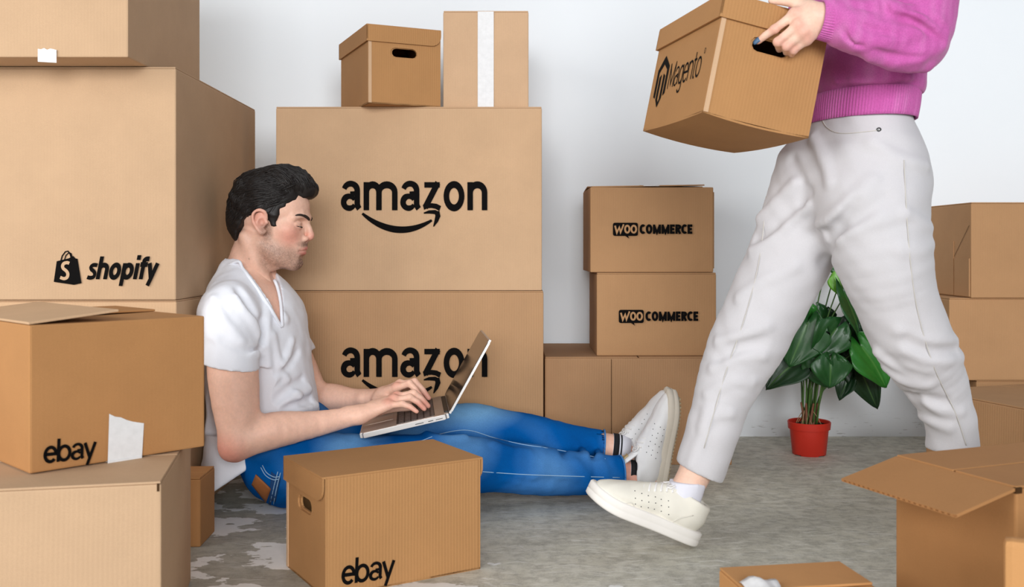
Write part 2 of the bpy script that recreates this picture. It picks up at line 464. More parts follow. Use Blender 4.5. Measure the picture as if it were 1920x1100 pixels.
# ------------------------------------------------------------------ cartons
def rounded_cuboid(w, d, h, r=.004, cuts=5, bulge=.0035, seed=0, holes=None):
    bm = bmesh.new(); box_bm(0, w, 0, d, 0, h, bm)
    bmesh.ops.bevel(bm, geom=list(bm.edges), offset=r, segments=2, profile=.6, affect='EDGES')
    big = [f for f in bm.faces if f.calc_area() > .2 * min(w * d, w * h, d * h)]
    es = {e for f in big for e in f.edges}
    bmesh.ops.subdivide_edges(bm, edges=list(es), cuts=cuts, use_grid_fill=True)
    rr = random.Random(seed); a = [rr.uniform(-1, 1) for _ in range(6)]
    for v in bm.verts:
        x, y, z = v.co.x / w, v.co.y / d, v.co.z / h
        q = lambda s: max(0, 1 - (2 * s - 1) ** 2)
        if v.co.y < r * .5: v.co.y -= bulge * a[0] * q(x) * q(z)
        if v.co.y > d - r * .5: v.co.y += bulge * a[1] * q(x) * q(z)
        if v.co.x < r * .5: v.co.x -= bulge * a[2] * q(y) * q(z)
        if v.co.x > w - r * .5: v.co.x += bulge * a[3] * q(y) * q(z)
        if v.co.z > h - r * .5: v.co.z -= bulge * .8 * q(x) * q(y)
    return bm

def slab(x0, x1, y0, y1, z, th=.004, tilt=None, seed=0, jag=.0008):
    """thin card panel, lightly warped, with rounded edges; tilt = (axis, angle) about its outer edge"""
    bm = bmesh.new(); box_bm(x0, x1, y0, y1, z, z + th, bm)
    bmesh.ops.bevel(bm, geom=list(bm.edges), offset=.0009, segments=1, affect='EDGES')
    return bm

def shape_faces(bm, angle=40):
    for e in bm.edges:
        pass

def carton(label, M, w, d, h, mat, group=None, seed=0, flaps=True, tape_top=False, gap=.004, name='cardboard_box', seam_axis='x'):
    """closed shipping carton, local origin at its front left bottom corner"""
    M = Matrix(M); r = empty(name, M=M); tag(r, label, 'box', group)
    th = .0038; hb = h - th if flaps else h
    bm_obj('carton_body', rounded_cuboid(w, d, hb, .0035, seed=seed), mat, r)
    if flaps:
        rr = random.Random(seed + 50); e = .0012
        if seam_axis == 'x':
            m = d / 2 + rr.uniform(-.004, .004)
            s1, s2 = (e, w - e, e, m - gap / 2), (e, w - e, m + gap / 2, d - e)
        else:
            m = w / 2
            s1, s2 = (e, m - gap / 2, e, d - e), (m + gap / 2, w - e, e, d - e)
        for q in (s1, s2): bm_obj('flap', slab(*q, hb, th), mat, r)
    return r

def tape_strip(parent, pts_quad, n, th=.0004, name='tape', torn=None):
    """a strip lying on a face: four local corners"""
    c = [Vector(p) for p in pts_quad]; n = Vector(n).normalized()
    bm = bmesh.new()
    N = 6
    top = []; 
    for i in range(N + 1):
        t = i / N
        a = c[0].lerp(c[1], t); b = c[3].lerp(c[2], t)
        if torn: b = b + (c[3] - c[0]).normalized() * torn * random.uniform(-1, 1)
        top.append((bm.verts.new(a + n * th), bm.verts.new(b + n * th), bm.verts.new(a + n * .0001), bm.verts.new(b + n * .0001)))
    for p, q in zip(top, top[1:]):
        bm.faces.new((p[0], q[0], q[1], p[1])); bm.faces.new((p[1], q[1], q[3], p[3])); bm.faces.new((q[0], p[0], p[2], q[2]))
    bmesh.ops.recalc_face_normals(bm, faces=bm.faces)
    return bm_obj(name, bm, M_tape, parent)

def place(x, y, z, deg=0.0):
    return Matrix.Translation((x, y, z)) @ Matrix.Rotation(math.radians(deg), 4, 'Z')

def print_on(parent, bm, name='printed_logo', mat=None):
    """bm is in world space; store it in the parent's frame"""
    bmesh.ops.transform(bm, matrix=parent.matrix_world.inverted(), verts=bm.verts)
    bmesh.ops.triangulate(bm, faces=[f for f in bm.faces if len(f.verts) > 4])
    return bm_obj(name, bm, mat or M_ink, parent)

def front_frame(px, py, Y):
    return face_frame(P(px, py, Y), (1, 0, 0), (0, -1, 0), .0035)

# --- large pair on the left
SX = -.792
FY = 2.325
b_low = carton('large brown carton on the floor under the carton with the shopping bag print', place(-1.50, FY + .01, 0), 1.50 + SX - .002, .72, .537, CB['kraft'], 'large stacked cartons', 1)
b_big = carton('large pale carton with a shopping bag emblem and slanted word in black', place(-1.50, FY, .538), 1.50 + SX, .72, .549, CB['peach'], 'large stacked cartons', 2)
M_ = front_frame(102, 536, FY); s_ = FY / F
ink, cut = logo_bag(M_, 198 * s_)
print_on(b_big, ink); print_on(b_big, cut, 'emblem_letter', CB['peach'])
b_top = carton('pale carton at the upper left on top of the large shopping bag carton', place(-1.52, 2.215, 1.0885), 1.52 - .862, .51, .56, CB['peach'], 'large stacked cartons', 3)
w0 = 1.52 - .862
def on_top_box(px, py): 
    q = ray_plane(px, py, (0, 2.2145, 0), Vector((0, -1, 0))); return b_top.matrix_world.inverted() @ q
tape_strip(b_top, [on_top_box(72, 116), on_top_box(107, 118), on_top_box(107, 92), on_top_box(72, 91)], (0, -1, 0), .003, torn=.003)

# --- the two big cartons behind the man
AY = 2.93
a_low = carton('big fluted carton behind the man, lower one with smile arrow word', place((528 - CX) / F * AY, AY, 0), (1019 - 528) / F * AY, .47, .533, CB['kraft_fluted'], 'two big cartons behind the man', 4)
a_top = carton('big smooth carton with smile arrow word, upper of two behind the man', place((517 - CX) / F * AY, AY + .002, .534), (1016 - 517) / F * AY, .47, .546, CB['kraft'], 'two big cartons behind the man', 5)
print_on(a_top, logo_smile(front_frame(640, 394, AY + .002), 274 * AY / F))
print_on(a_low, logo_smile(front_frame(640, 706, AY), 274 * AY / F))

# tall carton with tape on the top of the stack
t0 = (831 - CX) / F * 2.955; tw = 160 / F * 2.955
t_box = carton('tall tan carton with white tape down its front on the big stack', place(t0, 2.955, 1.0805), tw, .30, .29, CB['tan'], None, 6)
tape_strip(t_box, [(tw * .405, 0, .002), (tw * .592, 0, .002), (tw * .592, 0, .287), (tw * .405, 0, .287)], (0, -1, 0), .004)
bm_obj('tape_fold', box_bm(tw * .492, tw * .500, -.0048, -.0039, .002, .287), M_tape, t_box)

# --- stack of three in the middle
j = carton('wide low fluted carton on the floor under the two printed cartons', place(.100, 3.005, 0), .57, .43, .329, CB['brown_fluted'], 'stack of three in the middle', 7, seam_axis='y')
tag(j)
bm_obj('panel_seam', box_bm(.202, .2035, -.0015, .001, .004, .322), M_fluteedge, j)
i_ = carton('middle carton of the stack of three with speech bubble print', place((1119 - CX) / F * 3.03, 3.03, .3295), 224 / F * 3.03, .29, .255, CB['brown'], 'speech bubble cartons', 8)
h_ = carton('top carton of the stack of three with speech bubble print and lifted flap', place((1107 - CX) / F * 3.035, 3.035, .5855) @ Matrix.Rotation(math.radians(.3), 4, 'Z'), 231 / F * 3.035, .29, .262, CB['brown'], 'speech bubble cartons', 9, flaps=False)
wv = 231 / F * 3.035
bm = slab(.002, wv - .03, 0, .145, 0, .0038); bmesh.ops.transform(bm, matrix=Matrix.Translation((.004, .006, .2615)) @ Matrix.Rotation(math.radians(3.0), 4, 'X') @ Matrix.Rotation(math.radians(-.9), 4, 'Y'), verts=bm.verts); bm_obj('flap', bm, CB['brown'], h_)
bm = slab(.002, wv - .004, 0, .142, 0, .0038); bmesh.ops.transform(bm, matrix=Matrix.Translation((0, .288, .2615)) @ Matrix.Rotation(math.radians(-3.4), 4, 'X') @ Matrix.Translation((0, -.142, 0)), verts=bm.verts); bm_obj('flap', bm, CB['brown'], h_)
tape_strip(h_, [(wv * .43, -.001, .2655), (wv * .56, -.001, .2655), (wv * .56, .09, .2725), (wv * .43, .09, .2725)], (0, -.1, 1), .002)
for bx, px, py, YY, ww in ((h_, 1149, 442, 3.035, 149), (i_, 1160, 605, 3.03, 149)):
    ink, cut = logo_bubble(front_frame(px, py, YY), ww * YY / F)
    print_on(bx, ink); print_on(bx, cut, 'bubble_letters', CB['brown'])
bm_obj('side_flap', box_bm(wv - .001, wv + .003, .004, .22, .012, .247), CB['brown'], h_)

# --- right hand stack by the wall
KX = .858 / 1.85 * 2.98
k3 = carton('low carton on the floor at the bottom of the right hand stack', place(1.405, 2.985, 0), .50, .22, .260, CB['brown'], 'right hand stack', 10)
k2 = carton('plain middle carton of the stack by the right edge', place(820 / F * 2.98, 2.98, .2605), .58, .40, .249, CB['brown'], 'right hand stack', 11)
k1 = carton('top carton of the right hand stack with folded side flaps', place(KX, 2.97, .510), .55, .40, .288, CB['brown'], 'right hand stack', 12)
bm = box_bm(-.004, -.0005, .006, .105, .004, .119)
bm_obj('side_flap', bm, CB['brown'], k1)
bm = box_bm(-.0035, -.0005, .112, .30, .004, .172)
bm_obj('side_flap', bm, CB['brown'], k1)
bm = bmesh.new(); vs_ = [bm.verts.new((-.0022, y, z)) for y, z in ((.008, .22), (.11, .125), (.11, .123), (.008, .2175))]; bm.faces.new(vs_); bm_obj('fold_crease', bm, M_fluteedge, k1)
ang = math.degrees(math.atan2(1.209 - 1.151, 2.5 - 2.33))      # left face runs towards the camera
nM = place(1.105, 2.635, 0, ang)
n_ = carton('brown carton on the floor in front of the right hand stack', nM @ Matrix.Translation((0, -.56, 0)), .50, .56, .283, CB['brown'], 'right hand stack', 13, seam_axis='y')

# --- left foreground pair
dM = place(-.551, 1.55, 0, 12.0)
d_ = carton('pale carton in the left foreground under the carton with torn tape', dM @ Matrix.Translation((-.56, 0, 0)), .56, .42, .2935, CB['peach'], None, 14)
bm_obj('hand_slot', box_bm(.5535, .5572, -.0012, .002, .2905 - .012, .2905), M_fluteedge, d_)
cang = math.degrees(math.atan2(.222, .214))
c_ = carton('orange brown carton with black word print and torn white tape, left foreground', place(-.779, 1.593, .2955, cang), .308, .37, .240, CB['dark_orange'], None, 15, flaps=False)
bm = slab(.004, .306, .19, .366, .2402); bm_obj('flap', bm, CB['dark_orange'], c_)
bm = slab(0, .150, 0, .36, 0, .0042); bmesh.ops.transform(bm, matrix=Matrix.Translation((.0, .004, .2405)) @ Matrix.Rotation(math.radians(-5.5), 4, 'Y'), verts=bm.verts); bm_obj('flap', bm, CB['kraft'], c_)
nC = Vector((math.sin(math.radians(cang)), -math.cos(math.radians(cang)), 0)); uC = Vector((math.cos(math.radians(cang)), math.sin(math.radians(cang)), 0)); pC = c_.matrix_world.translation
def on_c(px, py): return ray_plane(px, py, pC, nC)
ci = c_.matrix_world.inverted()
q0, q1 = on_c(79, 864), on_c(178, 853)
fr = face_frame(on_c(79, 868), (q1 - q0), nC, .0035)
print_on(c_, logo_auction(fr, (on_c(178, 850) - on_c(79, 866)).length))
tp = [ci @ on_c(200, 872), ci @ on_c(264, 862), ci @ on_c(268, 794), ci @ on_c(203, 775)]
tape_strip(c_, tp, (0, -1, 0), .0038, torn=.002)
tape_strip(c_, [(tp[0].x, .004, -.0002), (tp[1].x, .004, -.0002), (tp[1].x, -.0042, .002), (tp[0].x, -.0042, .002)], (0, -.7, -.7), .001)
e_ = carton('small low carton on the floor behind the left foreground carton', place(-.95, 2.17, 0, 2.0), .262, .12, .153, CB['dark_orange'], None, 16)

# --- right foreground: open box, carton at the corner, taped carton
th = .0045
u = Vector((.719 - .632, 1.407 - 1.625, 0)); L = u.length
oa = math.degrees(math.atan2(.371, .929))
oM = place(.719, 1.407, 0, oa)
op = carton('tall carton at the right edge with its side flap sticking out', oM, .44, L, .320, CB['dark_orange'], None, 17, seam_axis='x')
bm = bmesh.new()
NU = 44; fw = .116; dz = -.028
# folded-out flap with a visible corrugated edge
box_bm(-fw, 0, .001, L - .001, 0, .0008, bm); box_bm(-fw, 0, .001, L - .001, .0036, .0045, bm)
for q in range(NU):
    y0 = .001 + (L - .002) * q / NU; y1 = y0 + (L - .002) / NU
    if q % 2: box_bm(-fw + .0006, -fw + .012, y0, y1, .0008, .0036, bm)
box_bm(-fw + .003, 0, .0012, L - .0012, .0008, .0036, bm)
bmesh.ops.transform(bm, matrix=Matrix.Translation((.001, 0, .3135)) @ Matrix.Rotation(math.radians(-13.5), 4, 'Y'), verts=bm.verts)
bm_obj('side_flap', bm, CB['dark_orange'], op)
bm_obj('fold_crease', box_bm(-.0008, .001, L * .545, L * .550, .004, .314), M_edge, op)
bm_obj('fold_crease', box_bm(-.0007, .001, .01, L * .545, .2005, .2022), M_edge, op)
bm_obj('corner_gap', box_bm(-.001, .010, -.0016, .004, .310, .3185), M_fluteedge, op)
pM = place(.598, 1.2, 0, -26)
r = empty('folded_carton', M=pM); tag(r, 'flattened carton standing on edge at the lower right corner', 'box')
bm = rounded_cuboid(.36, .026, .306, .009, cuts=4, bulge=.001, seed=18); bm_obj('carton_body', bm, CB['orange'], r)
bm_obj('fold_line', box_bm(.06, .061, -.0006, .001, .01, .29), M_edge, r)
qM = place(.328, 1.565, 0, 9.0) @ Matrix.Translation((0, -.205, 0))
q_ = carton('small low carton at the bottom edge with torn white tape', qM, .205, .205, .150, CB['orange'], None, 19, flaps=False)
bm = slab(.001, .204, .10, .204, .1502); bm_obj('flap', bm, CB['orange'], q_)
bm = slab(.018, .204, -.102, 0, 0, .004); bmesh.ops.transform(bm, matrix=Matrix.Translation((0, .100, .1505)) @ Matrix.Rotation(math.radians(2.5), 4, 'Y') @ Matrix.Translation((0, 0, .003)), verts=bm.verts); bm_obj('flap', bm, CB['orange'], q_)
# crumpled piece of tape over its left edge
bm = bmesh.new(); n = 9; g = []
for a in range(n):
    row = []
    for b in range(n):
        s, t_ = a / (n - 1), b / (n - 1)
        row.append(bm.verts.new((.004 + .052 * s, .060 + .070 * t_ - .012 * s, .1556 + .008 * math.sin(3.1 * s) * (1 - .4 * t_) + .003 * math.sin(9 * s + 5 * t_) + .004 * math.cos(7 * t_))))
    g.append(row)
for a in range(n - 1):
    for b in range(n - 1): bm.faces.new((g[a][b], g[a + 1][b], g[a + 1][b + 1], g[a][b + 1]))
ob = bm_obj('tape', bm, M_tape, q_, True); md = ob.modifiers.new('thick', 'SOLIDIFY'); md.thickness = .0008

# ------------------------------------------------------------------ archive boxes with a lid and hand slots
def slot_loop(cx, cz, lx, lz, n=6):
    r = lz / 2; a = lx / 2 - r
    return [(cx + a + r * math.cos(t), cz + r * math.sin(t)) for t in np.linspace(-math.pi / 2, math.pi / 2, n)] + \
           [(cx - a + r * math.cos(t), cz + r * math.sin(t)) for t in np.linspace(math.pi / 2, 3 * math.pi / 2, n)]
def panel_hole(w, h, hole, th):
    """upright panel in local x,z with a hand slot, thickness along +y"""
    bm = bmesh.new()
    nx, nz = 8, 8
    outer = [(w * i / nx, 0) for i in range(nx)] + [(w, h * i / nz) for i in range(nz)] + [(w * (1 - i / nx), h) for i in range(nx)] + [(0, h * (1 - i / nz)) for i in range(nz)]
    es = []
    for lp in (outer, hole):
        v = [bm.verts.new((p[0], 0, p[1])) for p in lp]
        es += [bm.edges.new((v[i], v[(i + 1) % len(v)])) for i in range(len(v))]
    bmesh.ops.triangle_fill(bm, use_beauty=True, use_dissolve=False, edges=es)
    r = bmesh.ops.extrude_face_region(bm, geom=list(bm.faces))
    bmesh.ops.translate(bm, verts=[x for x in r['geom'] if isinstance(x, bmesh.types.BMVert)], vec=(0, th, 0))
    bmesh.ops.recalc_face_normals(bm, faces=bm.faces)
    return bm
def lip_panel(length, hgt, th, rad, end):
    """hanging lip in local x,z (from z=0 down) with a rounded corner at one end ('lo','hi','both' or '')"""
    pts = [(0, 0), (length, 0)]
    pts += [(length - rad + rad * math.cos(t), -hgt + rad + rad * math.sin(t)) for t in np.linspace(0, -math.pi / 2, 7)] if end in ('hi', 'both') else [(length, -hgt)]
    pts += [(rad - rad * math.sin(t), -hgt + rad - rad * math.cos(t)) for t in np.linspace(0, math.pi / 2, 7)] if end in ('lo', 'both') else [(0, -hgt)]
    bm = bmesh.new(); f = bm.faces.new([bm.verts.new((p[0], 0, p[1])) for p in pts])
    r = bmesh.ops.extrude_face_region(bm, geom=[f])
    bmesh.ops.translate(bm, verts=[x for x in r['geom'] if isinstance(x, bmesh.types.BMVert)], vec=(0, th, 0))
    bmesh.ops.recalc_face_normals(bm, faces=bm.faces)
    return bm
def archive_box(label, M, w=.2225, d=.335, h=.229, sag=0.0, lip=.045):
    """local x along the handle end, y along the long side; hinge of the lid on the x=w side"""
    r = empty('archive_box', M=Matrix(M)); tag(r, label, 'box', 'archive boxes with hand slots'); mat = CB['archive']
    t = .004; hb = h - .004; hole = slot_loop(w * .485, .152, .082, .030)
    bm_obj('handle_panel', panel_hole(w, hb, hole, t), mat, r)
    lin = panel_hole(w - .012, hb - .004, [(x - .006, z) for x, z in slot_loop(w * .485 + .003, .151, .076, .025)], t)
    bmesh.ops.translate(lin, verts=lin.verts, vec=(.006, t + .0006, .002)); bm_obj('inner_panel', lin, mat, r)
    b2 = panel_hole(w, hb, hole, t); bmesh.ops.translate(b2, verts=b2.verts, vec=(0, d - t, 0)); bm_obj('handle_panel', b2, mat, r)
    for x0 in (0, w - t):
        b = rounded_cuboid(t, d - 2 * t - .0006, hb, .0009, cuts=2, bulge=0)
        bmesh.ops.translate(b, verts=b.verts, vec=(x0, t + .0003, 0)); bm_obj('side_panel', b, mat, r)
    bm_obj('glue_tab', slab(-.0022, .0022, -.0012, .016, .002, hb - .05, 0) if False else box_bm(.0004, .010, -.0016, .0002, .002, hb - .003), CB['tan'], r)
    n = 10; bm = bmesh.new(); g = []
    for zo in (0, t):
        gg = []
        for a in range(n + 1):
            gg.append([bm.verts.new((w * a / n, d * b / n, zo - sag * (1 - (2 * a / n - 1) ** 2) * .55 - sag * (1 - (2 * b / n - 1) ** 2) * .45 * (1 if a not in (0,) else .8))) for b in range(n + 1)])
        g.append(gg)
    for a in range(n):
        for b in range(n):
            bm.faces.new((g[0][a][b], g[0][a][b + 1], g[0][a + 1][b + 1], g[0][a + 1][b])); bm.faces.new((g[1][a][b], g[1][a + 1][b], g[1][a + 1][b + 1], g[1][a][b + 1]))
    rim = [(a, 0) for a in range(n)] + [(n, b) for b in range(n)] + [(a, n) for a in range(n, 0, -1)] + [(0, b) for b in range(n, 0, -1)]
    for p, q in zip(rim, rim[1:] + rim[:1]):
        bm.faces.new((g[0][p[0]][p[1]], g[0][q[0]][q[1]], g[1][q[0]][q[1]], g[1][p[0]][p[1]]))
    bmesh.ops.recalc_face_normals(bm, faces=bm.faces)
    bm_obj('bottom_panel', bm, mat, r)
    o_ = .006
    lid = rounded_cuboid(w + o_, d + 2 * o_, .0042, .0012, cuts=4, bulge=.002, seed=3)
    bmesh.ops.translate(lid, verts=lid.verts, vec=(-o_, -o_, h - .0042)); lid_o = bm_obj('lid', lid, mat, r)
    b = lip_panel(w + o_, lip, t, .030, 'hi'); bmesh.ops.translate(b, verts=b.verts, vec=(-o_, -o_, h - .004)); bm_obj('lid_lip', b, mat, lid_o)
    b = lip_panel(w + o_, lip, t, .030, 'hi'); bmesh.ops.translate(b, verts=b.verts, vec=(-o_, d + o_ - t, h - .004)); bm_obj('lid_lip', b, mat, lid_o)
    b = lip_panel(d + 2 * o_, lip, t, .006, 'both'); bmesh.ops.rotate(b, verts=b.verts, cent=(0, 0, 0), matrix=Matrix.Rotation(math.radians(90), 3, 'Z')); bmesh.ops.translate(b, verts=b.verts, vec=(-o_ + t, -o_, h - .004)); bm_obj('lid_lip', b, mat, lid_o)
    return r

r_ = archive_box('closed archive box with black word print on the floor before the man', place(-.467, 2.048, 0, math.degrees(math.atan2(-.198, .12))))
rm = r_.matrix_world; nR = (rm.to_3x3() @ Vector((1, 0, 0))).normalized(); pR = rm @ Vector((.2225, 0, 0))
def on_r(px, py): return ray_plane(px, py, pR, nR)
print_on(r_, logo_auction(face_frame(on_r(639, 1096), on_r(739, 1082) - on_r(639, 1096), nR, .001), (on_r(739, 1080) - on_r(639, 1096)).length))
archive_box('archive box with hand slot standing on the big stack behind the man', place(-.417, 2.86, 1.0805, 24.0) , d=.315)

# the one carried by the woman (pose solved from its corners)
R3 = Matrix(((.960, -.200, .198), (.198, .980, .030), (-.2005, .0105, .98)))
q = R3.to_quaternion().to_matrix()
SM = Matrix.Translation((.3625, 1.875, .9185)) @ q.to_4x4()
s_ = archive_box('archive box with hexagon emblem print carried by the woman in pink', SM, w=.223, d=.344, h=.234, sag=.010)
nS = -(q @ Vector((1, 0, 0))); pS = SM.translation
def on_s(px, py): return ray_plane(px, py, pS, nS)
a0, a1 = on_s(1226, 198), on_s(1316, 158)
ydir = -(q @ Vector((0, 1, 0)))
W_ = (on_s(1314, 130) - on_s(1224, 178)).dot(ydir)
z0 = (SM.inverted() @ on_s(1228, 203)).z; z1 = (SM.inverted() @ on_s(1248, 106)).z
lo = SM.inverted() @ on_s(1226, 180)
fr = face_frame(SM @ Vector((0, lo.y, z0)), ydir, nS, .0008)
print_on(s_, logo_hexagon(fr, W_, (z1 - z0)))
# ------------------------------------------------------------------ implicit surfaces: smooth unions of limbs, meshed once
A3 = lambda p: np.asarray(p, np.float32)

class SDF:
    def __init__(s, lo, hi, h):
        s.h = h; s.lo = A3(lo); n = np.ceil((A3(hi) - s.lo) / h).astype(int) + 1
        s.ax = [s.lo[i] + h * np.arange(n[i], dtype=np.float32) for i in range(3)]
        s.d = np.full(tuple(n), .25, np.float32)
    def win(s, lo, hi):
        sl = []
        for i in range(3):
            a = int(np.clip(math.floor((lo[i] - s.lo[i]) / s.h), 0, len(s.ax[i]) - 1)); b = int(np.clip(math.ceil((hi[i] - s.lo[i]) / s.h) + 1, a + 1, len(s.ax[i])))
            sl.append(slice(a, b))
        return tuple(sl), (s.ax[0][sl[0]][:, None, None], s.ax[1][sl[1]][None, :, None], s.ax[2][sl[2]][None, None, :])
    def comb(s, sl, v, k, op):
        a = s.d[sl]
        if op == 'u':
            if k > 0: hh = np.maximum(k - np.abs(a - v), 0) / k; r = np.minimum(a, v) - hh * hh * k * .25
            else: r = np.minimum(a, v)
        elif op == 's':
            v = -v
            if k > 0: hh = np.maximum(k - np.abs(a - v), 0) / k; r = np.maximum(a, v) + hh * hh * k * .25
            else: r = np.maximum(a, v)
        s.d[sl] = r
    def chain(s, pts, rad, k=.012, op='u', flat=None, n=0):
        """round cones through pts; rad per point; flat = (axis, factor or list): thicker along axis"""
        pts = np.asarray(pts, float); rad = np.broadcast_to(np.asarray(rad, float), (len(pts),))
        fl = None
        if flat is not None: fl = np.broadcast_to(np.asarray(flat[1], float), (len(pts),)); e = A3(flat[0]); e = e / np.linalg.norm(e)
        if n and len(pts) > 2:
            q = catmull(np.column_stack([pts, rad] + ([fl] if fl is not None else [])), n); pts = q[:, :3]; rad = q[:, 3]
            if fl is not None: fl = q[:, 4]
        mx = rad.max() * (1 if fl is None else max(1, fl.max())) + k + 4 * s.h
        sl, (X, Y, Z) = s.win(pts.min(0) - mx, pts.max(0) + mx)
        out = None
        if len(pts) == 1: pts = np.vstack([pts, pts + 1e-5]); rad = np.repeat(rad, 2)
        for i in range(len(pts) - 1):
            a = A3(pts[i]); b = A3(pts[i + 1]); ba = b - a; l2 = float(ba @ ba) + 1e-12
            x = X - a[0]; y = Y - a[1]; z = Z - a[2]
            t = np.clip((x * ba[0] + y * ba[1] + z * ba[2]) / l2, 0, 1)
            x = x - t * ba[0]; y = y - t * ba[1]; z = z - t * ba[2]
            r = rad[i] + t * np.float32(rad[i + 1] - rad[i])
            if fl is not None:
                ff = fl[i] + t * np.float32(fl[i + 1] - fl[i]); c = x * e[0] + y * e[1] + z * e[2]; m = c * (1 - 1 / ff)
                x = x - e[0] * m; y = y - e[1] * m; z = z - e[2] * m
            v = np.sqrt(x * x + y * y + z * z) - r
            out = v if out is None else np.minimum(out, v)
        s.comb(sl, out.astype(np.float32), k, op)
    def ball(s, c, r, k=.01, op='u'): s.chain([c], [r], k, op)
    def ell(s, c, r, k=.01, op='u', R=None):
        c = A3(c); r = A3(r); m = float(r.max()) + k + 4 * s.h
        sl, (X, Y, Z) = s.win(c - m, c + m); x, y, z = X - c[0], Y - c[1], Z - c[2]
        if R is not None:
            R = np.asarray(R, np.float32); x, y, z = (x * R[0, i] + y * R[1, i] + z * R[2, i] for i in range(3))
        k0 = np.sqrt((x / r[0]) ** 2 + (y / r[1]) ** 2 + (z / r[2]) ** 2); k1 = np.sqrt((x / r[0] ** 2) ** 2 + (y / r[1] ** 2) ** 2 + (z / r[2] ** 2) ** 2) + 1e-9
        s.comb(sl, (k0 * (k0 - 1) / k1).astype(np.float32), k, op)
    def cut(s, p, n, k=0.0, lo=None, hi=None):
        """remove everything on the n side of the plane through p (inside an optional window)"""
        p = A3(p); n = A3(n); n = n / np.linalg.norm(n)
        sl, (X, Y, Z) = s.win(s.lo if lo is None else lo, A3([a[-1] for a in s.ax]) if hi is None else hi)
        v = (X - p[0]) * n[0] + (Y - p[1]) * n[1] + (Z - p[2]) * n[2]
        s.comb(sl, -v.astype(np.float32), k, 's')
    def wobble(s, amp, freq, seed=0, n=5, stretch=(1, 1, 1)):
        m = np.abs(s.d) < .03
        i = np.argwhere(m); p = s.lo + i.astype(np.float32) * s.h; p = p * A3(stretch); g = np.random.default_rng(seed); v = np.zeros(len(p), np.float32)
        w = np.zeros((len(p), 3), np.float32)
        for q in range(3): w[:, q] = np.sin(p @ A3(g.normal(size=3)) * freq * .6 + g.uniform(0, 6)) * .9
        for q in range(n):
            dv = g.normal(size=3); dv /= np.linalg.norm(dv); f = freq * g.uniform(.6, 1.6)
            v += np.sin(p @ A3(dv) * f + w[:, q % 3] * 1.5 + g.uniform(0, 6))
        s.d[m] += amp * v / n ** .5
    def mesh(s):
        d = s.d; neg = d < 0
        nx, ny, nz = d.shape
        cnt = np.zeros((nx - 1, ny - 1, nz - 1), np.int8)
        for a in (0, 1):
            for b in (0, 1):
                for c in (0, 1): cnt += neg[a:nx - 1 + a, b:ny - 1 + b, c:nz - 1 + c]
        act = (cnt > 0) & (cnt < 8); ids = np.argwhere(act)
        idx = np.full(act.shape, -1, np.int32); idx[act] = np.arange(len(ids))
        i, j, k = ids.T
        cor = {(a, b, c): d[i + a, j + b, k + c] for a in (0, 1) for b in (0, 1) for c in (0, 1)}
        acc = np.zeros((len(ids), 3), np.float32); num = np.zeros(len(ids), np.float32)
        for c0 in cor:
            for ax in range(3):
                if c0[ax]: continue
                c1 = list(c0); c1[ax] = 1; v0 = cor[c0]; v1 = cor[tuple(c1)]
                cr = (v0 < 0) != (v1 < 0); t = np.where(cr, v0 / np.where(cr, v0 - v1, 1), 0)
                for q in range(3): acc[:, q] += np.where(cr, (t if q == ax else c0[q]), 0)
                num += cr
        V = s.lo + (ids + acc / num[:, None]).astype(np.float32) * s.h
        F_ = []
        for ax in range(3):
            sl0 = [slice(None)] * 3; sl1 = [slice(None)] * 3; sl0[ax] = slice(0, -1); sl1[ax] = slice(1, None)
            a, b = neg[tuple(sl0)], neg[tuple(sl1)]; e = np.argwhere(a != b)
            u, w = (ax + 1) % 3, (ax + 2) % 3
            ok = (e[:, u] > 0) & (e[:, w] > 0) & (e[:, u] < d.shape[u] - 1) & (e[:, w] < d.shape[w] - 1); e = e[ok]
            if not len(e): continue
            q = []
            for du, dw in ((0, 0), (-1, 0), (-1, -1), (0, -1)):
                f = e.copy(); f[:, u] += du; f[:, w] += dw; q.append(idx[f[:, 0], f[:, 1], f[:, 2]])
            q = np.stack(q, 1); fl = a[e[:, 0], e[:, 1], e[:, 2]]
            q[~fl] = q[~fl][:, ::-1]; F_.append(q)
        return V, np.concatenate(F_).astype(np.int32)

def smooth_mesh(V, Fc, it=1, lam=.5):
    n = len(V)
    for _ in range(it):
        acc = np.zeros_like(V); c = np.zeros(n, np.float32)
        for a, b in ((0, 1), (1, 2), (2, 3), (3, 0)):
            for q, r in ((a, b), (b, a)):
                np.add.at(acc, Fc[:, q], V[Fc[:, r]]); np.add.at(c, Fc[:, q], 1)
        V = V + lam * (acc / np.maximum(c, 1)[:, None] - V)
    return V

class Xf:
    """local frame: origin o, columns ex, ey, ez"""
    def __init__(s, o, ex, ez):
        s.o = np.asarray(o, float); ex = np.asarray(ex, float); ex /= np.linalg.norm(ex); ez = np.asarray(ez, float); ez = ez - ex * (ez @ ex); ez /= np.linalg.norm(ez)
        s.R = np.stack([ex, np.cross(ez, ex), ez], 1)
    def __call__(s, *p): return s.o + s.R @ np.asarray(p, float)
    def pts(s, L): return [s(*p) for p in L]
    def d(s, *p): return s.R @ np.asarray(p, float)

def sdf_obj(name, S, mat, parent, it=1, colf=None, extra=None):
    V, Fc = S.mesh() if isinstance(S, SDF) else S
    if it: V = smooth_mesh(V, Fc, it)
    if extra:
        Vs, Fs = [V], [Fc]
        for V2, F2 in extra:
            Fs.append(F2 + sum(len(v) for v in Vs)); Vs.append(V2)
        V = np.concatenate(Vs); Fc = np.concatenate(Fs)
    return mesh_obj(name, V, Fc, mat, parent, True, cols=colf(V) if colf else None, world=True)

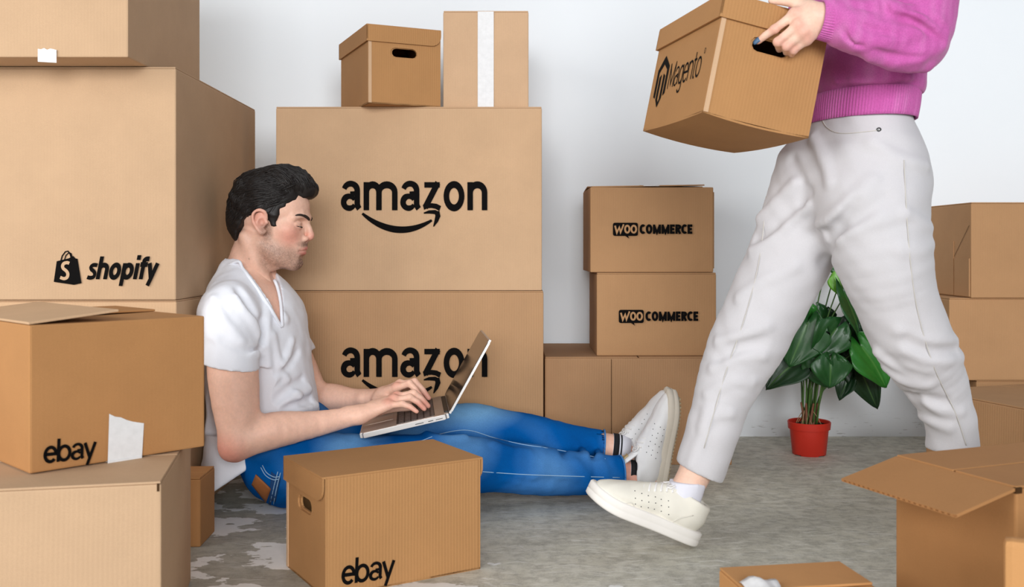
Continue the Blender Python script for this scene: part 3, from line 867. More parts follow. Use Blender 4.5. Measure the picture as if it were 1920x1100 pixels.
# ------------------------------------------------------------------ materials of people
def vc_mat(name, rough=.6, spec=.3, grain=0, grain_amp=.06, bump=0.0, bump_scale=300, sss=0.0, sheen=0.0, pores=False):
    t = NT(name); at = t.node('ShaderNodeVertexColor', layer_name='Col'); co = t.coord(); c = at.outputs[0]
    if grain:
        n = t.noise(co, grain, 4, .65); c = t.mix(t.ramp(n, [(.3, grain_amp * 2), (.7, 0.)]), c, (.0, .0, .0))
    t.color(c); t.rough(rough); t.spec(spec)
    if bump: t.normal(t.bump(t.noise(co, bump_scale, 3, .6), bump, .001))
    if sss:
        t.b.inputs['Subsurface Weight'].default_value = sss; t.b.inputs['Subsurface Radius'].default_value = (.010, .004, .002); t.b.inputs['Subsurface Scale'].default_value = .6
    if sheen: t.b.inputs['Sheen Weight'].default_value = sheen
    return t.m
M_skin = vc_mat('skin', .5, .35, grain=160, grain_amp=.05, bump=.12, bump_scale=420, sss=.12)
SK = np.array(srgb(236, 190, 167)); SK_RED = np.array(srgb(224, 140, 122)); SK_F = np.array(srgb(238, 198, 176)); SK_FR = np.array(srgb(222, 150, 132))
def blend(c, V, ctr, rad, col, amt=1.0, sc=(1, 1, 1)):
    dd = np.linalg.norm((V - A3(ctr)) / A3(sc), axis=1) / rad; w = (amt * np.clip(1 - dd, 0, 1) ** 1.0)[:, None]
    w = np.minimum(w * 1.6, amt)
    return c * (1 - w) + np.asarray(col, float) * w
def noise3(V, f, seed=0):
    g = np.random.default_rng(seed); v = np.zeros(len(V))
    for i in range(6): v += np.sin(V @ (g.normal(size=3) * f) + g.uniform(0, 6))
    return v / 2.45

def cloth(name, c, rough=.85, weave=900, amp=.1, bump=.25, sheen=.2, vcol=False, folds=0.0, knit=False):
    t = NT(name); co = t.coord()
    n = t.noise(co, weave, 2, .7); m = t.noise(co, 12, 4)
    base = t.node('ShaderNodeVertexColor', layer_name='Col').outputs[0] if vcol else c
    if not vcol: base = t.mix(m, tuple(x * .95 for x in c), tuple(min(1, x * 1.04) for x in c))
    t.color(t.mix(t.math('MULTIPLY', t.ramp(n, [(.35, 1.), (.65, 0.)]), amp), base, (0., 0., 0.)))
    t.rough(rough); t.spec(.06); t.b.inputs['Sheen Weight'].default_value = sheen
    b = t.bump(n, bump, .0008)
    if folds: b = t.bump(t.noise(co, 16, 4, .55), folds, .012, b)
    t.normal(b); return t.m
M_tee = cloth('white_cotton_jersey', srgb(238, 240, 247), .9, 1100, .05, .15, .15, folds=.16)
M_denim = cloth('blue_denim', None, .9, 700, .22, .4, .0, vcol=True, folds=.12)
M_wtrouser = cloth('off_white_denim', srgb(206, 204, 207), .88, 800, .06, .3, .15, folds=.10)
M_thread = plain('pale_stitching', srgb(150, 185, 215), .8)
M_thread_w = plain('white_stitching', srgb(214, 209, 200), .8)
M_leather = plain('brown_leather', srgb(150, 92, 50), .6, .3, noise=.15)
M_shoe = plain('white_leather', srgb(233, 233, 234), .5, .35, noise=.02)
M_shoe_c = plain('off_white_suede', srgb(226, 222, 210), .75, .3, noise=.03)
M_sole = plain('cream_rubber', srgb(214, 205, 190), .7, .3, noise=.04)
M_solew = plain('white_rubber', srgb(234, 230, 224), .6, .3, noise=.03)
M_tread = plain('tan_rubber_tread', srgb(176, 160, 130), .8, .2, noise=.1)
M_lace = plain('white_laces', srgb(236, 234, 232), .85)
M_sock = plain('white_cotton_sock', srgb(222, 222, 232), .9, noise=.03)
M_black = plain('black_cotton', srgb(26, 26, 30), .85)
M_tan = plain('tan_label', srgb(184, 160, 118), .7)
M_pin = plain('perforation', srgb(70, 70, 74), .9)
M_hair = plain('dark_brown_hair', srgb(27, 22, 20), .52, .35, noise=.45)
M_brow = plain('dark_eyebrow_hair', srgb(44, 32, 27), .7)
M_eye = plain('eye_white', srgb(205, 200, 196), .25, .5)
M_iris = plain('brown_iris', srgb(60, 40, 28), .25, .5)
M_nail = plain('dusty_blue_nail_varnish', srgb(72, 104, 136), .3, .5)

def shoe(parent, T, L=.275, upper_mat=None, sole_mat=None, sole_h=.03, h=.0032, name='sneaker', tread=None, laces=True, dots=True, tongue_label=False, collar=.095, side=-1, label=None):
    """sneaker in frame T: x to the toe, z up from the ground, heel at x=0; parts: upper mesh, sole, laces"""
    k = L / .275
    S = SDF(np.min([T(-.03, -.07, -.02), T(.31, .07, .16), T(-.03, .07, -.02), T(.31, -.07, .16), T(-.03, -.07, .16), T(.31, .07, -.02), T(-.03, .07, .16), T(.31, -.07, -.02)], 0),
            np.max([T(-.03, -.07, -.02), T(.31, .07, .16), T(-.03, .07, -.02), T(.31, -.07, .16), T(-.03, -.07, .16), T(.31, .07, -.02), T(-.03, .07, .16), T(.31, -.07, -.02)], 0), h)
    ey = T.d(0, 1, 0); s0 = sole_h
    p = lambda x, y, z: T(x * k, y * k, z * k)
    S.chain([p(.035, 0, s0 + .022), p(.10, -.002, s0 + .022), p(.17, .0, s0 + .015), p(.215, .004, s0 + .008), p(.243, .004, s0 + .004)], [.030 * k, .031 * k, .030 * k, .026 * k, .019 * k], .012, flat=(ey, [1.02, 1.12, 1.45, 1.6, 1.65]), n=4)
    S.chain([p(.036, 0, s0 + .03), p(.040, 0, collar - .006)], [.034 * k, .039 * k], .012, flat=(ey, 1.06))
    S.chain([p(.055, 0, s0 + .02), p(.085, 0, s0 + .02)], [.036 * k, .036 * k], .012, flat=(ey, 1.02))
    S.chain([p(.07, 0, collar - .016), p(.115, 0, s0 + .040), p(.165, .0, s0 + .022)], [.030 * k, .028 * k, .025 * k], .014, flat=(ey, [1.0, 1.0, 1.3]), n=4)
    S.cut(p(0, 0, s0 - .004), T.d(0, 0, -1))
    S.cut(p(.03, 0, collar), T.d(-.18, 0, 1), .006)
    S.chain([p(.046, 0, collar - .035), p(.043, 0, collar + .03)], [.026 * k, .034 * k], .004, 's', flat=(ey, 1.0))
    S.wobble(.0006, 90, 3); shoe.S = S
    r = sdf_obj(name, S, upper_mat, parent, 1)
    if label: r['label'] = label
    # sole outline
    half = [(-.004, 0), (0.0, .020), (.018, .032), (.06, .034), (.11, .035), (.16, .043), (.20, .048), (.235, .044), (.258, .031), (.270, .013), (.274, 0)]
    out = catmull([(a, b, 0) for a, b in half], 4)[:, :2]
    loop = [(a, b + .003 * math.sin(a * 11)) for a, b in out] + [(a, -b + .003 * math.sin(a * 11)) for a, b in out[-2:0:-1]]
    bm = bmesh.new(); rings = []
    toe = lambda x: .010 * max(0, (x - .19) / .08) ** 2
    for z, sc in ((0.0, .97), (.004, 1.0), (sole_h * .45, 1.0), (sole_h * .5, .985), (sole_h * .55, 1.0), (sole_h - .001, .995), (sole_h + .002, .97)):
        rings.append([bm.verts.new(Vector(p((a - .135) * sc + .135, b * sc, z + toe(a)))) for a, b in loop])
    m = len(loop)
    for a, b in zip(rings, rings[1:]):
        for i in range(m): bm.faces.new((a[i], a[(i + 1) % m], b[(i + 1) % m], b[i]))
    bm.faces.new(rings[0][::-1]); bm.faces.new(rings[-1])
    bmesh.ops.triangulate(bm, faces=[f for f in bm.faces if len(f.verts) > 4]); bmesh.ops.recalc_face_normals(bm, faces=bm.faces)
    so = bm_obj('sole', bm, sole_mat, r, True)
    so.matrix_parent_inverse = Matrix.Translation(-Vector(parent.location)); so.location = parent.location
    if tread:
        bm = bmesh.new()
        bars = []
        for i in range(26):
            x = .012 + i * .0096; hw = np.interp(x, [0, .02, .06, .11, .16, .2, .235, .26], [.016, .027, .029, .030, .038, .043, .039, .024])
            c0 = [p(x, -hw, -.003 + toe(x)), p(x + .005, -hw, -.003 + toe(x)), p(x + .005, hw, -.003 + toe(x)), p(x, hw, -.003 + toe(x))]; c1 = [q + T.d(0, 0, .004) for q in c0]
            v = [bm.verts.new(Vector(q)) for q in c0 + c1]
            for f in [(0,3,2,1),(4,5,6,7),(0,1,5,4),(1,2,6,5),(2,3,7,6),(3,0,4,7)]: bm.faces.new([v[i_] for i_ in f])
        to = bm_obj('tread', bm, tread, r); to.matrix_parent_inverse = Matrix.Translation(-Vector(parent.location)); to.location = parent.location
    surf = None
    def top_z(x): return np.interp(x, [.08, .115, .165, .20], [collar - .016 + .026, s0 + .0665, s0 + .046, s0 + .034])
    def sub(o): o.matrix_parent_inverse = Matrix.Translation(-Vector(parent.location)); o.location = parent.location; return o
    if laces:
        paths = []
        for i in range(6):
            x = .098 + i * .0125; z = top_z(x) + .0015
            w = .020 + .001 * i
            pts = [p(x + .004, -w - .004, z - .012), p(x, -w * .6, z - .002), p(x - .001, 0, z + .0015), p(x + .003, w * .6, z - .002), p(x + .004, w + .004, z - .012)]
            paths.append((catmull(pts, 3), .0024))
        for sg in (-1, 1):
            paths.append((catmull([p(.097, 0, top_z(.097) + .003), p(.097, sg * .013, top_z(.097) + .006), p(.108, sg * .024, top_z(.10) - .002), p(.115, sg * .018, top_z(.11) - .001), p(.100, sg * .005, top_z(.10) + .003)], 4), .0021))
        sub(tubes_obj('laces', paths, M_lace, r))
        # tongue
        bm = bmesh.new(); g = []
        for a in range(6):
            t = a / 5; x = .105 - .040 * t; z = top_z(.1) - .004 + .030 * t + .006 * t * t
            g.append([bm.verts.new(Vector(p(x - .004 * (abs(b - 2) / 2) ** 2, (b - 2) * .0105, z - .005 * (abs(b - 2) / 2) ** 2))) for b in range(5)])
        for a in range(5):
            for b in range(4): bm.faces.new((g[a][b], g[a + 1][b], g[a + 1][b + 1], g[a][b + 1]))
        to = sub(bm_obj('tongue', bm, upper_mat, r, True)); md = to.modifiers.new('thick', 'SOLIDIFY'); md.thickness = .004 * k; md.offset = 0
        if tongue_label:
            bm = bmesh.new(); v = [bm.verts.new(Vector(p(*q))) for q in ((.083, -.010, top_z(.1) + .0175), (.083, .010, top_z(.1) + .0175), (.071, .010, top_z(.1) + .0275), (.071, -.010, top_z(.1) + .0275))]
            bm.faces.new(v); q = sub(bm_obj('tongue_label', bm, M_tan, r)); md = q.modifiers.new('thick', 'SOLIDIFY'); md.thickness = .003; md.offset = 1
    if dots:
        me = r.data; n = len(me.vertices); co = np.empty(n * 3, np.float32); me.vertices.foreach_get('co', co); co = co.reshape(-1, 3)
        loc = (co - T.o) @ T.R / k
        paths = []
        for row in range(3):
            for i in range(6):
                x = .095 + i * .0155 + row * .005; z = s0 + .012 + row * .0125 - i * .0016 + .004
                sel = np.where((loc[:, 1] * side > .008) & (np.abs(loc[:, 0] - x) < .004) & (np.abs(loc[:, 2] - z) < .004))[0]
                if not len(sel): continue
                q = sel[np.argmin(np.hypot(loc[sel, 0] - x, loc[sel, 2] - z))]; c = co[q]; nn = T.d(0, side, .25); paths.append(((c - nn * .001, c + nn * .0007), .0012))
        if paths: sub(tubes_obj('perforations', [(np.array(a), b) for a, b in paths], M_pin, r, 6)); r.children[-1]['kind'] = 'stuff'
    return r

def hand(S, W, mcp, pip, tips, thumb, wr=.024, k=.010, fr=1.0, dorsal=(0, 0, 1), up_bulge=.004):
    """palm and five fingers; every list runs index..little"""
    W = np.asarray(W, float); dv = np.asarray(dorsal, float); M = [np.asarray(q, float) for q in mcp]
    base = [W + (M[i] - W) * .12 + (M[i] - M[1]) * .35 for i in range(4)]
    for i in range(4):
        S.chain([base[i], M[i]], [.0165 * fr, .0130 * fr], .012)
    S.chain([W + (M[0] - W) * .45, W + (M[3] - W) * .45], [.0150 * fr, .0150 * fr], .012)
    rr = [.0092, .0094, .0090, .0080]
    for i in range(4):
        a, b, c = M[i], np.asarray(pip[i], float), np.asarray(tips[i], float)
        dip = b * .45 + c * .55 + dv * up_bulge
        r = rr[i] * fr
        S.chain([a, b], [r * 1.12, r], .006)
        S.chain([b, dip, c], [r * 1.0, r * .90, r * .74], .003)
        S.ball(a + dv * .004, r * 1.05, .008)
        S.ball(b + dv * .0015, r * 1.0, .004)
    t = [np.asarray(q, float) for q in thumb]
    S.chain([t[0], t[1]], [.0165 * fr, .0125 * fr], .014)
    S.chain([t[1], t[2], t[3]], [.0120 * fr, .0105 * fr, .0080 * fr], .005)

# ------------------------------------------------------------------ head
def head_sdf(S, T, sc=1.0, female=False, stretch=0.0):
    """T: x to the face, y to its left, z up, origin at the ear canals"""
    p = lambda *q: T(*(np.asarray(q, float) * sc)); R = T.R
    def ell(c, r, k=.01, op='u'): S.ell(p(*c), np.array(r) * sc, k, op, R)
    def ch(pts, rad, k=.01, op='u', **kw): S.chain([p(*q) for q in pts], np.asarray(rad, float) * sc, k, op, **kw)
    ell((.014, 0, .048), (.096, .075, .086))
    ell((.062, 0, .046), (.064, .060, .062), .02)
    ell((.055, 0, -.028), (.060, .059, .068), .02)
    for s in (-1, 1):
        ch([(.012, s * .052, -.052), (.050, s * .040, -.085), (.082, s * .014, -.103)], [.017, .016, .016], .022)
        ell((.074, s * .040, -.016), (.026, .022, .020), .02)
        ch([(.120, s * .008, .017), (.112, s * .030, .022), (.096, s * .047, .016)], [.0085, .0085, .008], .014)
    ell((.045, 0, -.072), (.055, .048, .044), .02)
    ell((.0865, 0, -.102), (.021, .022, .018), .016)
    ell((.094, 0, -.066), (.0235, .030, .026), .016)
    for s in (-1, 1):
        ell((.117, s * .033, -.003), (.014, .019, .012), .012, 's')
        ell((.0985, s * .0315, -.004), (.0125, .0150, .0125), .004)
        ch([(.1075, s * .020, -.0105), (.1085, s * .032, -.0120), (.1000, s * .045, -.0085)], [.0022, .0024, .002], .004)   # lower lid
        ch([(.1080, s * .019, -.002), (.1095, s * .032, .0035), (.1015, s * .046, -.001)], [.0024, .0028, .0024], .005)       # fold of the upper lid
    # nose
    ch([(.117, 0, .006), (.124, 0, -.010), (.1285, 0, -.028)], [.0075, .0082, .0095], .010)
    ch([(.1285, 0, -.0345)], [.0088], .006)
    for s in (-1, 1):
        ell((.1155, s * .0125, -.0395), (.0105, .0070, .0075), .006)
        ch([(.1235, s * .0055, -.0455)], [.0030], .003, 's')
    ch([(.118, 0, -.044), (.1145, 0, -.058)], [.005, .005], .008)
    # mouth
    ch([(.1020, -.023, -.0705), (.1110, -.012, -.0660), (.1145, 0, -.0645), (.1110, .012, -.0660), (.1020, .023, -.0705)], [.0030, .0056, .0062, .0056, .0030], .004)
    ch([(.1015, -.021, -.0725), (.1075, -.011, -.0775), (.1100, 0, -.0790), (.1075, .011, -.0775), (.1015, .021, -.0725)], [.0030, .0060, .0066, .0060, .0030], .004)
    ch([(.1040, -.026, -.0720), (.1160, -.011, -.0712), (.1195, 0, -.0708), (.1160, .011, -.0712), (.1040, .026, -.0720)], [.0016, .0020, .0022, .0020, .0016], .003, 's')
    ch([(.1105, -.012, -.0905), (.1125, 0, -.0900), (.1105, .012, -.0905)], [.006, .006, .006], .010, 's')
    # ears
    for s in (-1, 1):
        y = s * .074
        ear = lambda q: [(a + .028, b, cc) for a, b, cc in q]
        ch(ear([(.004, y, .012), (.002, y + s * .008, .028), (-.012, y + s * .013, .034), (-.026, y + s * .015, .024), (-.027, y + s * .014, .006), (-.018, y + s * .010, -.012), (-.007, y + s * .006, -.024), (.001, y + s * .002, -.020)]),
           [.0042, .0046, .0046, .0046, .0044, .0048, .0062, .0050], .003, n=3)
        ell((.016, y + s * .003, .006), (.017, .007, .024), .005)
        ch(ear([(-.004, y + s * .004, .010), (-.014, y + s * .008, .014), (-.017, y + s * .009, .002), (-.010, y + s * .006, -.008)]), [.003, .0034, .0036, .003], .003)
        ell((.022, y + s * .010, .002), (.008, .008, .010), .004, 's')
        ell((.012, y + s * .015, .020), (.007, .004, .008), .004, 's')
        ch([(.033, y + s * .002, .002)], [.0048], .004)

def face_colors(V, T, sc, base, red, lips, stubble=None):
    c = np.tile(np.asarray(base, float), (len(V), 1)); L = (V - T.o) @ T.R / sc
    nz = noise3(L, 90, 4)[:, None]; c = c * (1 + .03 * nz)
    for s in (-1, 1):
        c = blend(c, L, (.085, s * .045, -.030), .042, red, .55); c = blend(c, L, (.014, s * .086, .012), .045, red, .42, (1, .6, 1))
    c = blend(c, L, (.13, 0, -.035), .024, red, .55)
    c = blend(c, L, (.11, 0, .03), .05, np.asarray(base) * .97, .3)
    if stubble is not None:
        x, y, z = L.T
        line = -.022 - .40 * np.clip(x - .02, 0, .1)                       # cheek line from the ear to the corner of the mouth
        m = .62 * np.clip((line - z) / .030, 0, 1) * np.clip((x + .002) / .022, 0, 1) * np.clip((z + .135) / .03, 0, 1) * np.clip((.118 - x) / .01, 0, 1)
        m = np.maximum(m, .62 * np.clip((x - .012) / .012, 0, 1) * np.clip((.048 - x) / .012, 0, 1) * np.clip((.005 - z) / .01, 0, 1) * np.clip((z + .06) / .02, 0, 1))   # below the sideburn
        m = np.maximum(m, np.clip(1.4 - np.hypot((z + .0545) / .0085, y / .030), 0, 1) * (x > .09) * 1.1)          # moustache
        m = np.maximum(m, 1.1 * np.clip(1.6 - np.hypot((z + .106) / .020, y / .030), 0, 1) * (x > .05))            # chin
        g = np.random.default_rng(3); sp = g.uniform(.5, 1.0, len(V))
        m = np.clip(m * sp * .95, 0, .85)[:, None]; c = c * (1 - m) + np.asarray(stubble) * m
    w = np.zeros(len(V)); x, y, z = L.T
    for zz, rz in ((-.0655, .0052), (-.0785, .0062)):
        w = np.maximum(w, np.clip(1.5 - np.hypot((z - zz + .09 * np.abs(y) * (1 if zz > -.07 else -1) * .9) / rz, y / .023), 0, 1) * (x > .096))
    c = c * (1 - .85 * w[:, None]) + np.asarray(lips) * .85 * w[:, None]
    return c

def brow_lashes(parent, T, sc, mat):
    p = lambda *q: T(*(np.asarray(q, float) * sc))
    def sub(o): return o
    for s in (-1, 1):
        pts = catmull([p(.1275, s * .009, .0105), p(.1260, s * .019, .0155), p(.1195, s * .032, .0205), p(.109, s * .045, .0225), (p(.099, s * .053, .0200))], 4)
        n = len(pts); rad = np.interp(np.linspace(0, 1, n), [0, .15, .5, .8, 1], [.0026, .0038, .0040, .0030, .0012]) * sc
        v, f = tube_data(pts, rad, 6); mesh_obj('eyebrow', v, f, mat, parent, True, world=True)
        pts = catmull([p(.1075, s * .019, -.0095), p(.1130, s * .026, -.0095), p(.1125, s * .036, -.0085), p(.1030, s * .046, -.0065)], 4); n = len(pts)
        v, f = tube_data(pts, np.interp(np.linspace(0, 1, n), [0, .5, 1], [.0008, .0017, .0008]) * sc, 5); mesh_obj('eyelashes', v, f, mat, parent, True, world=True)
        V = np.array([p(.1085 + .0016 * math.cos(a) , s * (.032 + .0105 * math.cos(a)), -.0080 + .0030 * math.sin(a)) for a in np.linspace(0, 2 * math.pi, 14, endpoint=False)] + [p(.1125, s * .031, -.0080)])
        mesh_obj('eye', V, [(i, (i + 1) % 14, 14) for i in range(14)], M_eye, parent, True, world=True)
def sample(S, p):
    q = (np.asarray(p, float) - S.lo) / S.h; n = np.array(S.d.shape) - 2
    q = np.clip(q, 0, n); i = np.floor(q).astype(int); f = q - i; v = 0.0
    for a in (0, 1):
        for b in (0, 1):
            for c in (0, 1):
                w = (f[0] if a else 1 - f[0]) * (f[1] if b else 1 - f[1]) * (f[2] if c else 1 - f[2]); v += w * S.d[i[0] + a, i[1] + b, i[2] + c]
    return v
def on_surface(S, px, py, y0, y1, lift=.0006, step=.0015):
    """first point of the surface met along the sight line through a pixel"""
    Y = y0
    while Y < y1:
        if sample(S, P(px, py, Y)) < 0: return np.array(P(px, py, Y - step * .5 - lift))
        Y += step
    return None
def seam_path(S, pix, y0, y1, n=8, lift=.0006):
    q = catmull([(a, b, 0) for a, b in pix], n); out = []
    for a in q:
        r = on_surface(S, a[0], a[1], y0, y1, lift)
        if r is not None: out.append(r)
    out = np.array(out)
    if len(out) > 5:
        for _ in range(2): out[1:-1] = .25 * out[:-2] + .5 * out[1:-1] + .25 * out[2:]
    return out

# ------------------------------------------------------------------ laptop on the man's thighs
N0 = np.array((-.1616, 2.45, .248)); hx = np.array((-.032, .31, 0)); hx /= np.linalg.norm(hx)
fd = np.array((-.995 * math.cos(.2094), -.103 * math.cos(.2094), -math.sin(.2094))); fd -= hx * (fd @ hx); fd /= np.linalg.norm(fd)
nz = np.cross(fd, hx); nz = nz if nz[2] > 0 else -nz
LT = Matrix(((fd[0], hx[0], nz[0], N0[0]), (fd[1], hx[1], nz[1], N0[1]), (fd[2], hx[2], nz[2], N0[2]), (0, 0, 0, 1)))   # x to the user, y to the far side, z up
M_alu = plain('brushed_aluminium', srgb(196, 194, 192), .38, .5, .75, noise=.02)
M_alu_top = plain('silver_deck', srgb(176, 160, 148), .42, .5, .55, noise=.02)
M_key = plain('dark_keys', srgb(48, 42, 40), .6, .4)
M_glass = plain('dark_screen_glass', srgb(52, 42, 36), .12, .8)
M_port = plain('dark_port', srgb(24, 24, 26), .5)
lap = empty('laptop', M=LT); tag(lap, 'open silver laptop on the thighs of the seated man', 'laptop')
W_, D_ = .312, .220
def rbox(x0, x1, y0, y1, z0, z1, r, seg=3):
    bm = box_bm(x0, x1, y0, y1, z0, z1); vert = [e for e in bm.edges if abs(e.verts[0].co.z - e.verts[1].co.z) > 1e-6]
    bmesh.ops.bevel(bm, geom=vert, offset=r, segments=seg, affect='EDGES')
    bmesh.ops.bevel(bm, geom=[e for e in bm.edges if abs(e.verts[0].co.z - e.verts[1].co.z) < 1e-6 and len(e.link_faces) == 2 and abs(e.calc_face_angle(0)) > 1], offset=min(.0012, (z1 - z0) * .3), segments=2, affect='EDGES')
    return bm
base = bm_obj('base', rbox(-.004, D_, 0, W_, -.0125, 0, .009), M_alu, lap)
bm_obj('deck', rbox(.002, D_ - .002, .002, W_ - .002, -.001, .0004, .008), M_alu_top, base)
bm_obj('keyboard_well', rbox(.030, .128, .018, W_ - .018, .0003, .0007, .003), M_key, base)
bm = bmesh.new(); rows = [(.031, .0085, 14), (.042, .0150, 14), (.0585, .0150, 14), (.075, .0150, 13), (.0915, .0150, 12), (.108, .0150, 10)]
for x, dx, n in rows:
    wy = (W_ - .04) / n
    for q in range(n): box_bm(x + .0008, x + dx - .0012, .020 + q * wy + .0012, .020 + (q + 1) * wy - .0012, .0006, .0019, bm)
kk = bm_obj('keys', bm, plain('key_caps', srgb(84, 74, 70), .55, .4), base); kk['kind'] = 'stuff'
bm_obj('trackpad', rbox(.138, .212, W_ / 2 - .052, W_ / 2 + .052, .0003, .0008, .003), M_alu_top, base)
for y0 in (.006, W_ - .014): bm_obj('speaker_grille', box_bm(.034, .126, y0, y0 + .008, .0003, .0007), M_alu, base)
for x0, x1, hh in ((.012, .030, .0035), (.036, .049, .0042), (.060, .082, .0022)):
    bm_obj('port', rbox(x0, x1, -.0006, .002, -.0075 - hh / 2, -.0075 + hh / 2, .0006, 2), M_port, base)
bm_obj('hinge_bar', rbox(-.006, .006, .03, W_ - .03, -.006, .003, .002), M_port, lap)
sd = np.array((.487 * .995, .487 * .1, .873)); sd -= hx * (sd @ hx); sd /= np.linalg.norm(sd)
sl_ = np.linalg.inv(np.array(LT.to_3x3())) @ sd; sy = np.array((0, 1, 0)); sn_ = np.cross(sl_, sy); sn_ = sn_ if sn_[0] > 0 else -sn_     # towards the user
SMx = Matrix(((sn_[0], sy[0], sl_[0], -.005), (sn_[1], sy[1], sl_[1], 0), (sn_[2], sy[2], sl_[2], .001), (0, 0, 0, 1)))
def lid_part(name, bm, m, par):
    bmesh.ops.transform(bm, matrix=SMx, verts=bm.verts); return bm_obj(name, bm, m, par)
def rplate(x0, x1, y0, y1, z0, z1, r):
    bm = box_bm(x0, x1, y0, y1, z0, z1); bmesh.ops.bevel(bm, geom=[e for e in bm.edges if abs(e.verts[0].co.x - e.verts[1].co.x) > 1e-6], offset=r, segments=4, affect='EDGES'); return bm
scr = lid_part('screen_lid', rplate(-.0060, -.0004, 0, W_, 0, .208, .008), M_alu, lap)
lid_part('screen_glass', rplate(-.0004, .0006, .003, W_ - .003, .004, .205, .006), M_glass, scr)

# ------------------------------------------------------------------ potted plant by the wall
M_pot = plain('red_plastic_pot', srgb(196, 46, 30), .45, .4)
M_soil = plain('dark_potting_soil', srgb(52, 38, 30), .95, .1, noise=.5)
M_stalk = plain('green_leaf_stalk', srgb(64, 96, 40), .6, noise=.2)
M_bark = plain('brown_stem_fibres', srgb(120, 78, 56), .85, noise=.3)
def leaf_mat(name, a, b):
    t = NT(name); co = t.coord(); n = t.noise(co, 30, 4); at = t.node('ShaderNodeVertexColor', layer_name='Col')
    c = t.mix(n, a, b); c = t.mix(t.math('MULTIPLY', t.math('POWER', at.outputs[0], 2.5), .55), c, srgb(96, 140, 70)); t.color(c); t.rough(.38); t.spec(.5)
    t.normal(t.bump(n, .2, .004)); return t.m
LEAF = [leaf_mat('dark_green_leaf', srgb(20, 62, 26), srgb(34, 86, 36)), leaf_mat('deep_green_leaf', srgb(14, 42, 22), srgb(24, 60, 28)),
        leaf_mat('mid_green_leaf', srgb(30, 96, 30), srgb(48, 122, 40)), leaf_mat('young_green_leaf', srgb(84, 150, 38), srgb(110, 172, 52))]
plant = empty('potted_plant', (.953, 3.165, 0)); tag(plant, 'leafy green plant with heart shaped leaves in a red pot', 'plant')
prof = [(.0, .0), (.050, .0), (.0525, .003), (.0605, .082), (.0655, .0825), (.0675, .104), (.0655, .106), (.0630, .104), (.0615, .092), (.0, .090)]
bm = bmesh.new(); NS = 40; rings = []
for r_0, z in prof[1:-1]:
    rings.append([bm.verts.new((r_0 * math.cos(2 * math.pi * i / NS), r_0 * math.sin(2 * math.pi * i / NS), z + (.009 if z < .002 and i % 10 in (3, 4) else 0))) for i in range(NS)])
for a, b in zip(rings, rings[1:]):
    for i in range(NS): bm.faces.new((a[i], a[(i + 1) % NS], b[(i + 1) % NS], b[i]))
bmesh.ops.recalc_face_normals(bm, faces=bm.faces)
pot = bm_obj('pot', bm, M_pot, plant, True)
pot.modifiers.new('edge', 'EDGE_SPLIT').split_angle = math.radians(40)
bm = bmesh.new(); c = bm.verts.new((0, 0, .098)); rg = [bm.verts.new((.0615 * math.cos(t), .0615 * math.sin(t), .090 + random.uniform(0, .006))) for t in np.linspace(0, 2 * math.pi, 30, endpoint=False)]
for i in range(30): bm.faces.new((rg[i], rg[(i + 1) % 30], c))
bm_obj('soil', bm, M_soil, plant)
PO = np.array(plant.location)
def leaf(b_px, t_px, width, mat, dy=0.0, tilt=.35, curl=.25, root=None, dyt=0.0):
    """heart shaped leaf from its stalk joint to its tip; width in metres"""
    B = np.array(P(*b_px, 3.165 + dy)); T_ = np.array(P(*t_px, 3.165 + dy + dyt)); Lv = T_ - B; L = np.linalg.norm(Lv); ex = Lv / L
    view = np.array((0, -1, 0)) + np.array((0, 0, .25)); nrm = view - ex * (view @ ex); nrm /= np.linalg.norm(nrm)
    side = np.cross(nrm, ex); a = tilt; side, nrm = side * math.cos(a) + nrm * math.sin(a), nrm * math.cos(a) - side * math.sin(a)
    NL, NW = 14, 8; V = []; C = []
    for i in range(NL + 1):
        s = i / NL; w = width * .64 * (math.sin(math.pi * min(1, s ** .52 * .95 + .05)) ** .7) * (1.14 - .28 * s)
        if i == NL: w = .0004
        for j in range(-NW, NW + 1):
            v = j / NW
            back = -.34 * L * (1 - s) ** 4 * math.sin(math.pi * min(1, abs(v) * .98)) 
            z = abs(v) * w * .28 - curl * L * (s - .25) ** 2 + .006 * math.sin(7 * s + 2.5 * v) * abs(v) - .0016 * math.cos(v * 16 - 6 * s)
            V.append(B - PO + ex * (s * L + back) + side * (v * w) + nrm * z)
            C.append((1.0, 1, 1) if j == 0 else ((.35,) * 3 if abs(math.sin(abs(v) * 7 - s * 9)) < .10 else (0, 0, 0)))
    m = 2 * NW + 1
    Fc = [(i * m + j, i * m + j + 1, (i + 1) * m + j + 1, (i + 1) * m + j) for i in range(NL) for j in range(m - 1)]
    o = mesh_obj('leaf', V, Fc, mat, plant, True, cols=np.array(C)); md = o.modifiers.new('thick', 'SOLIDIFY'); md.thickness = .0009
    r = np.array(root) if root is not None else np.array((random.uniform(-.02, .02), random.uniform(-.02, .02), .095))
    e = B - PO - nrm * .001; mid = r * .5 + e * .5 + np.array((-(e[0] - r[0]) * .18, 0, .035)); pts = catmull([r, mid, e], 8)
    tubes_obj('stalk', [(pts, np.linspace(.0030, .0019, len(pts)))], M_stalk, plant)
cm = 3.165 / F
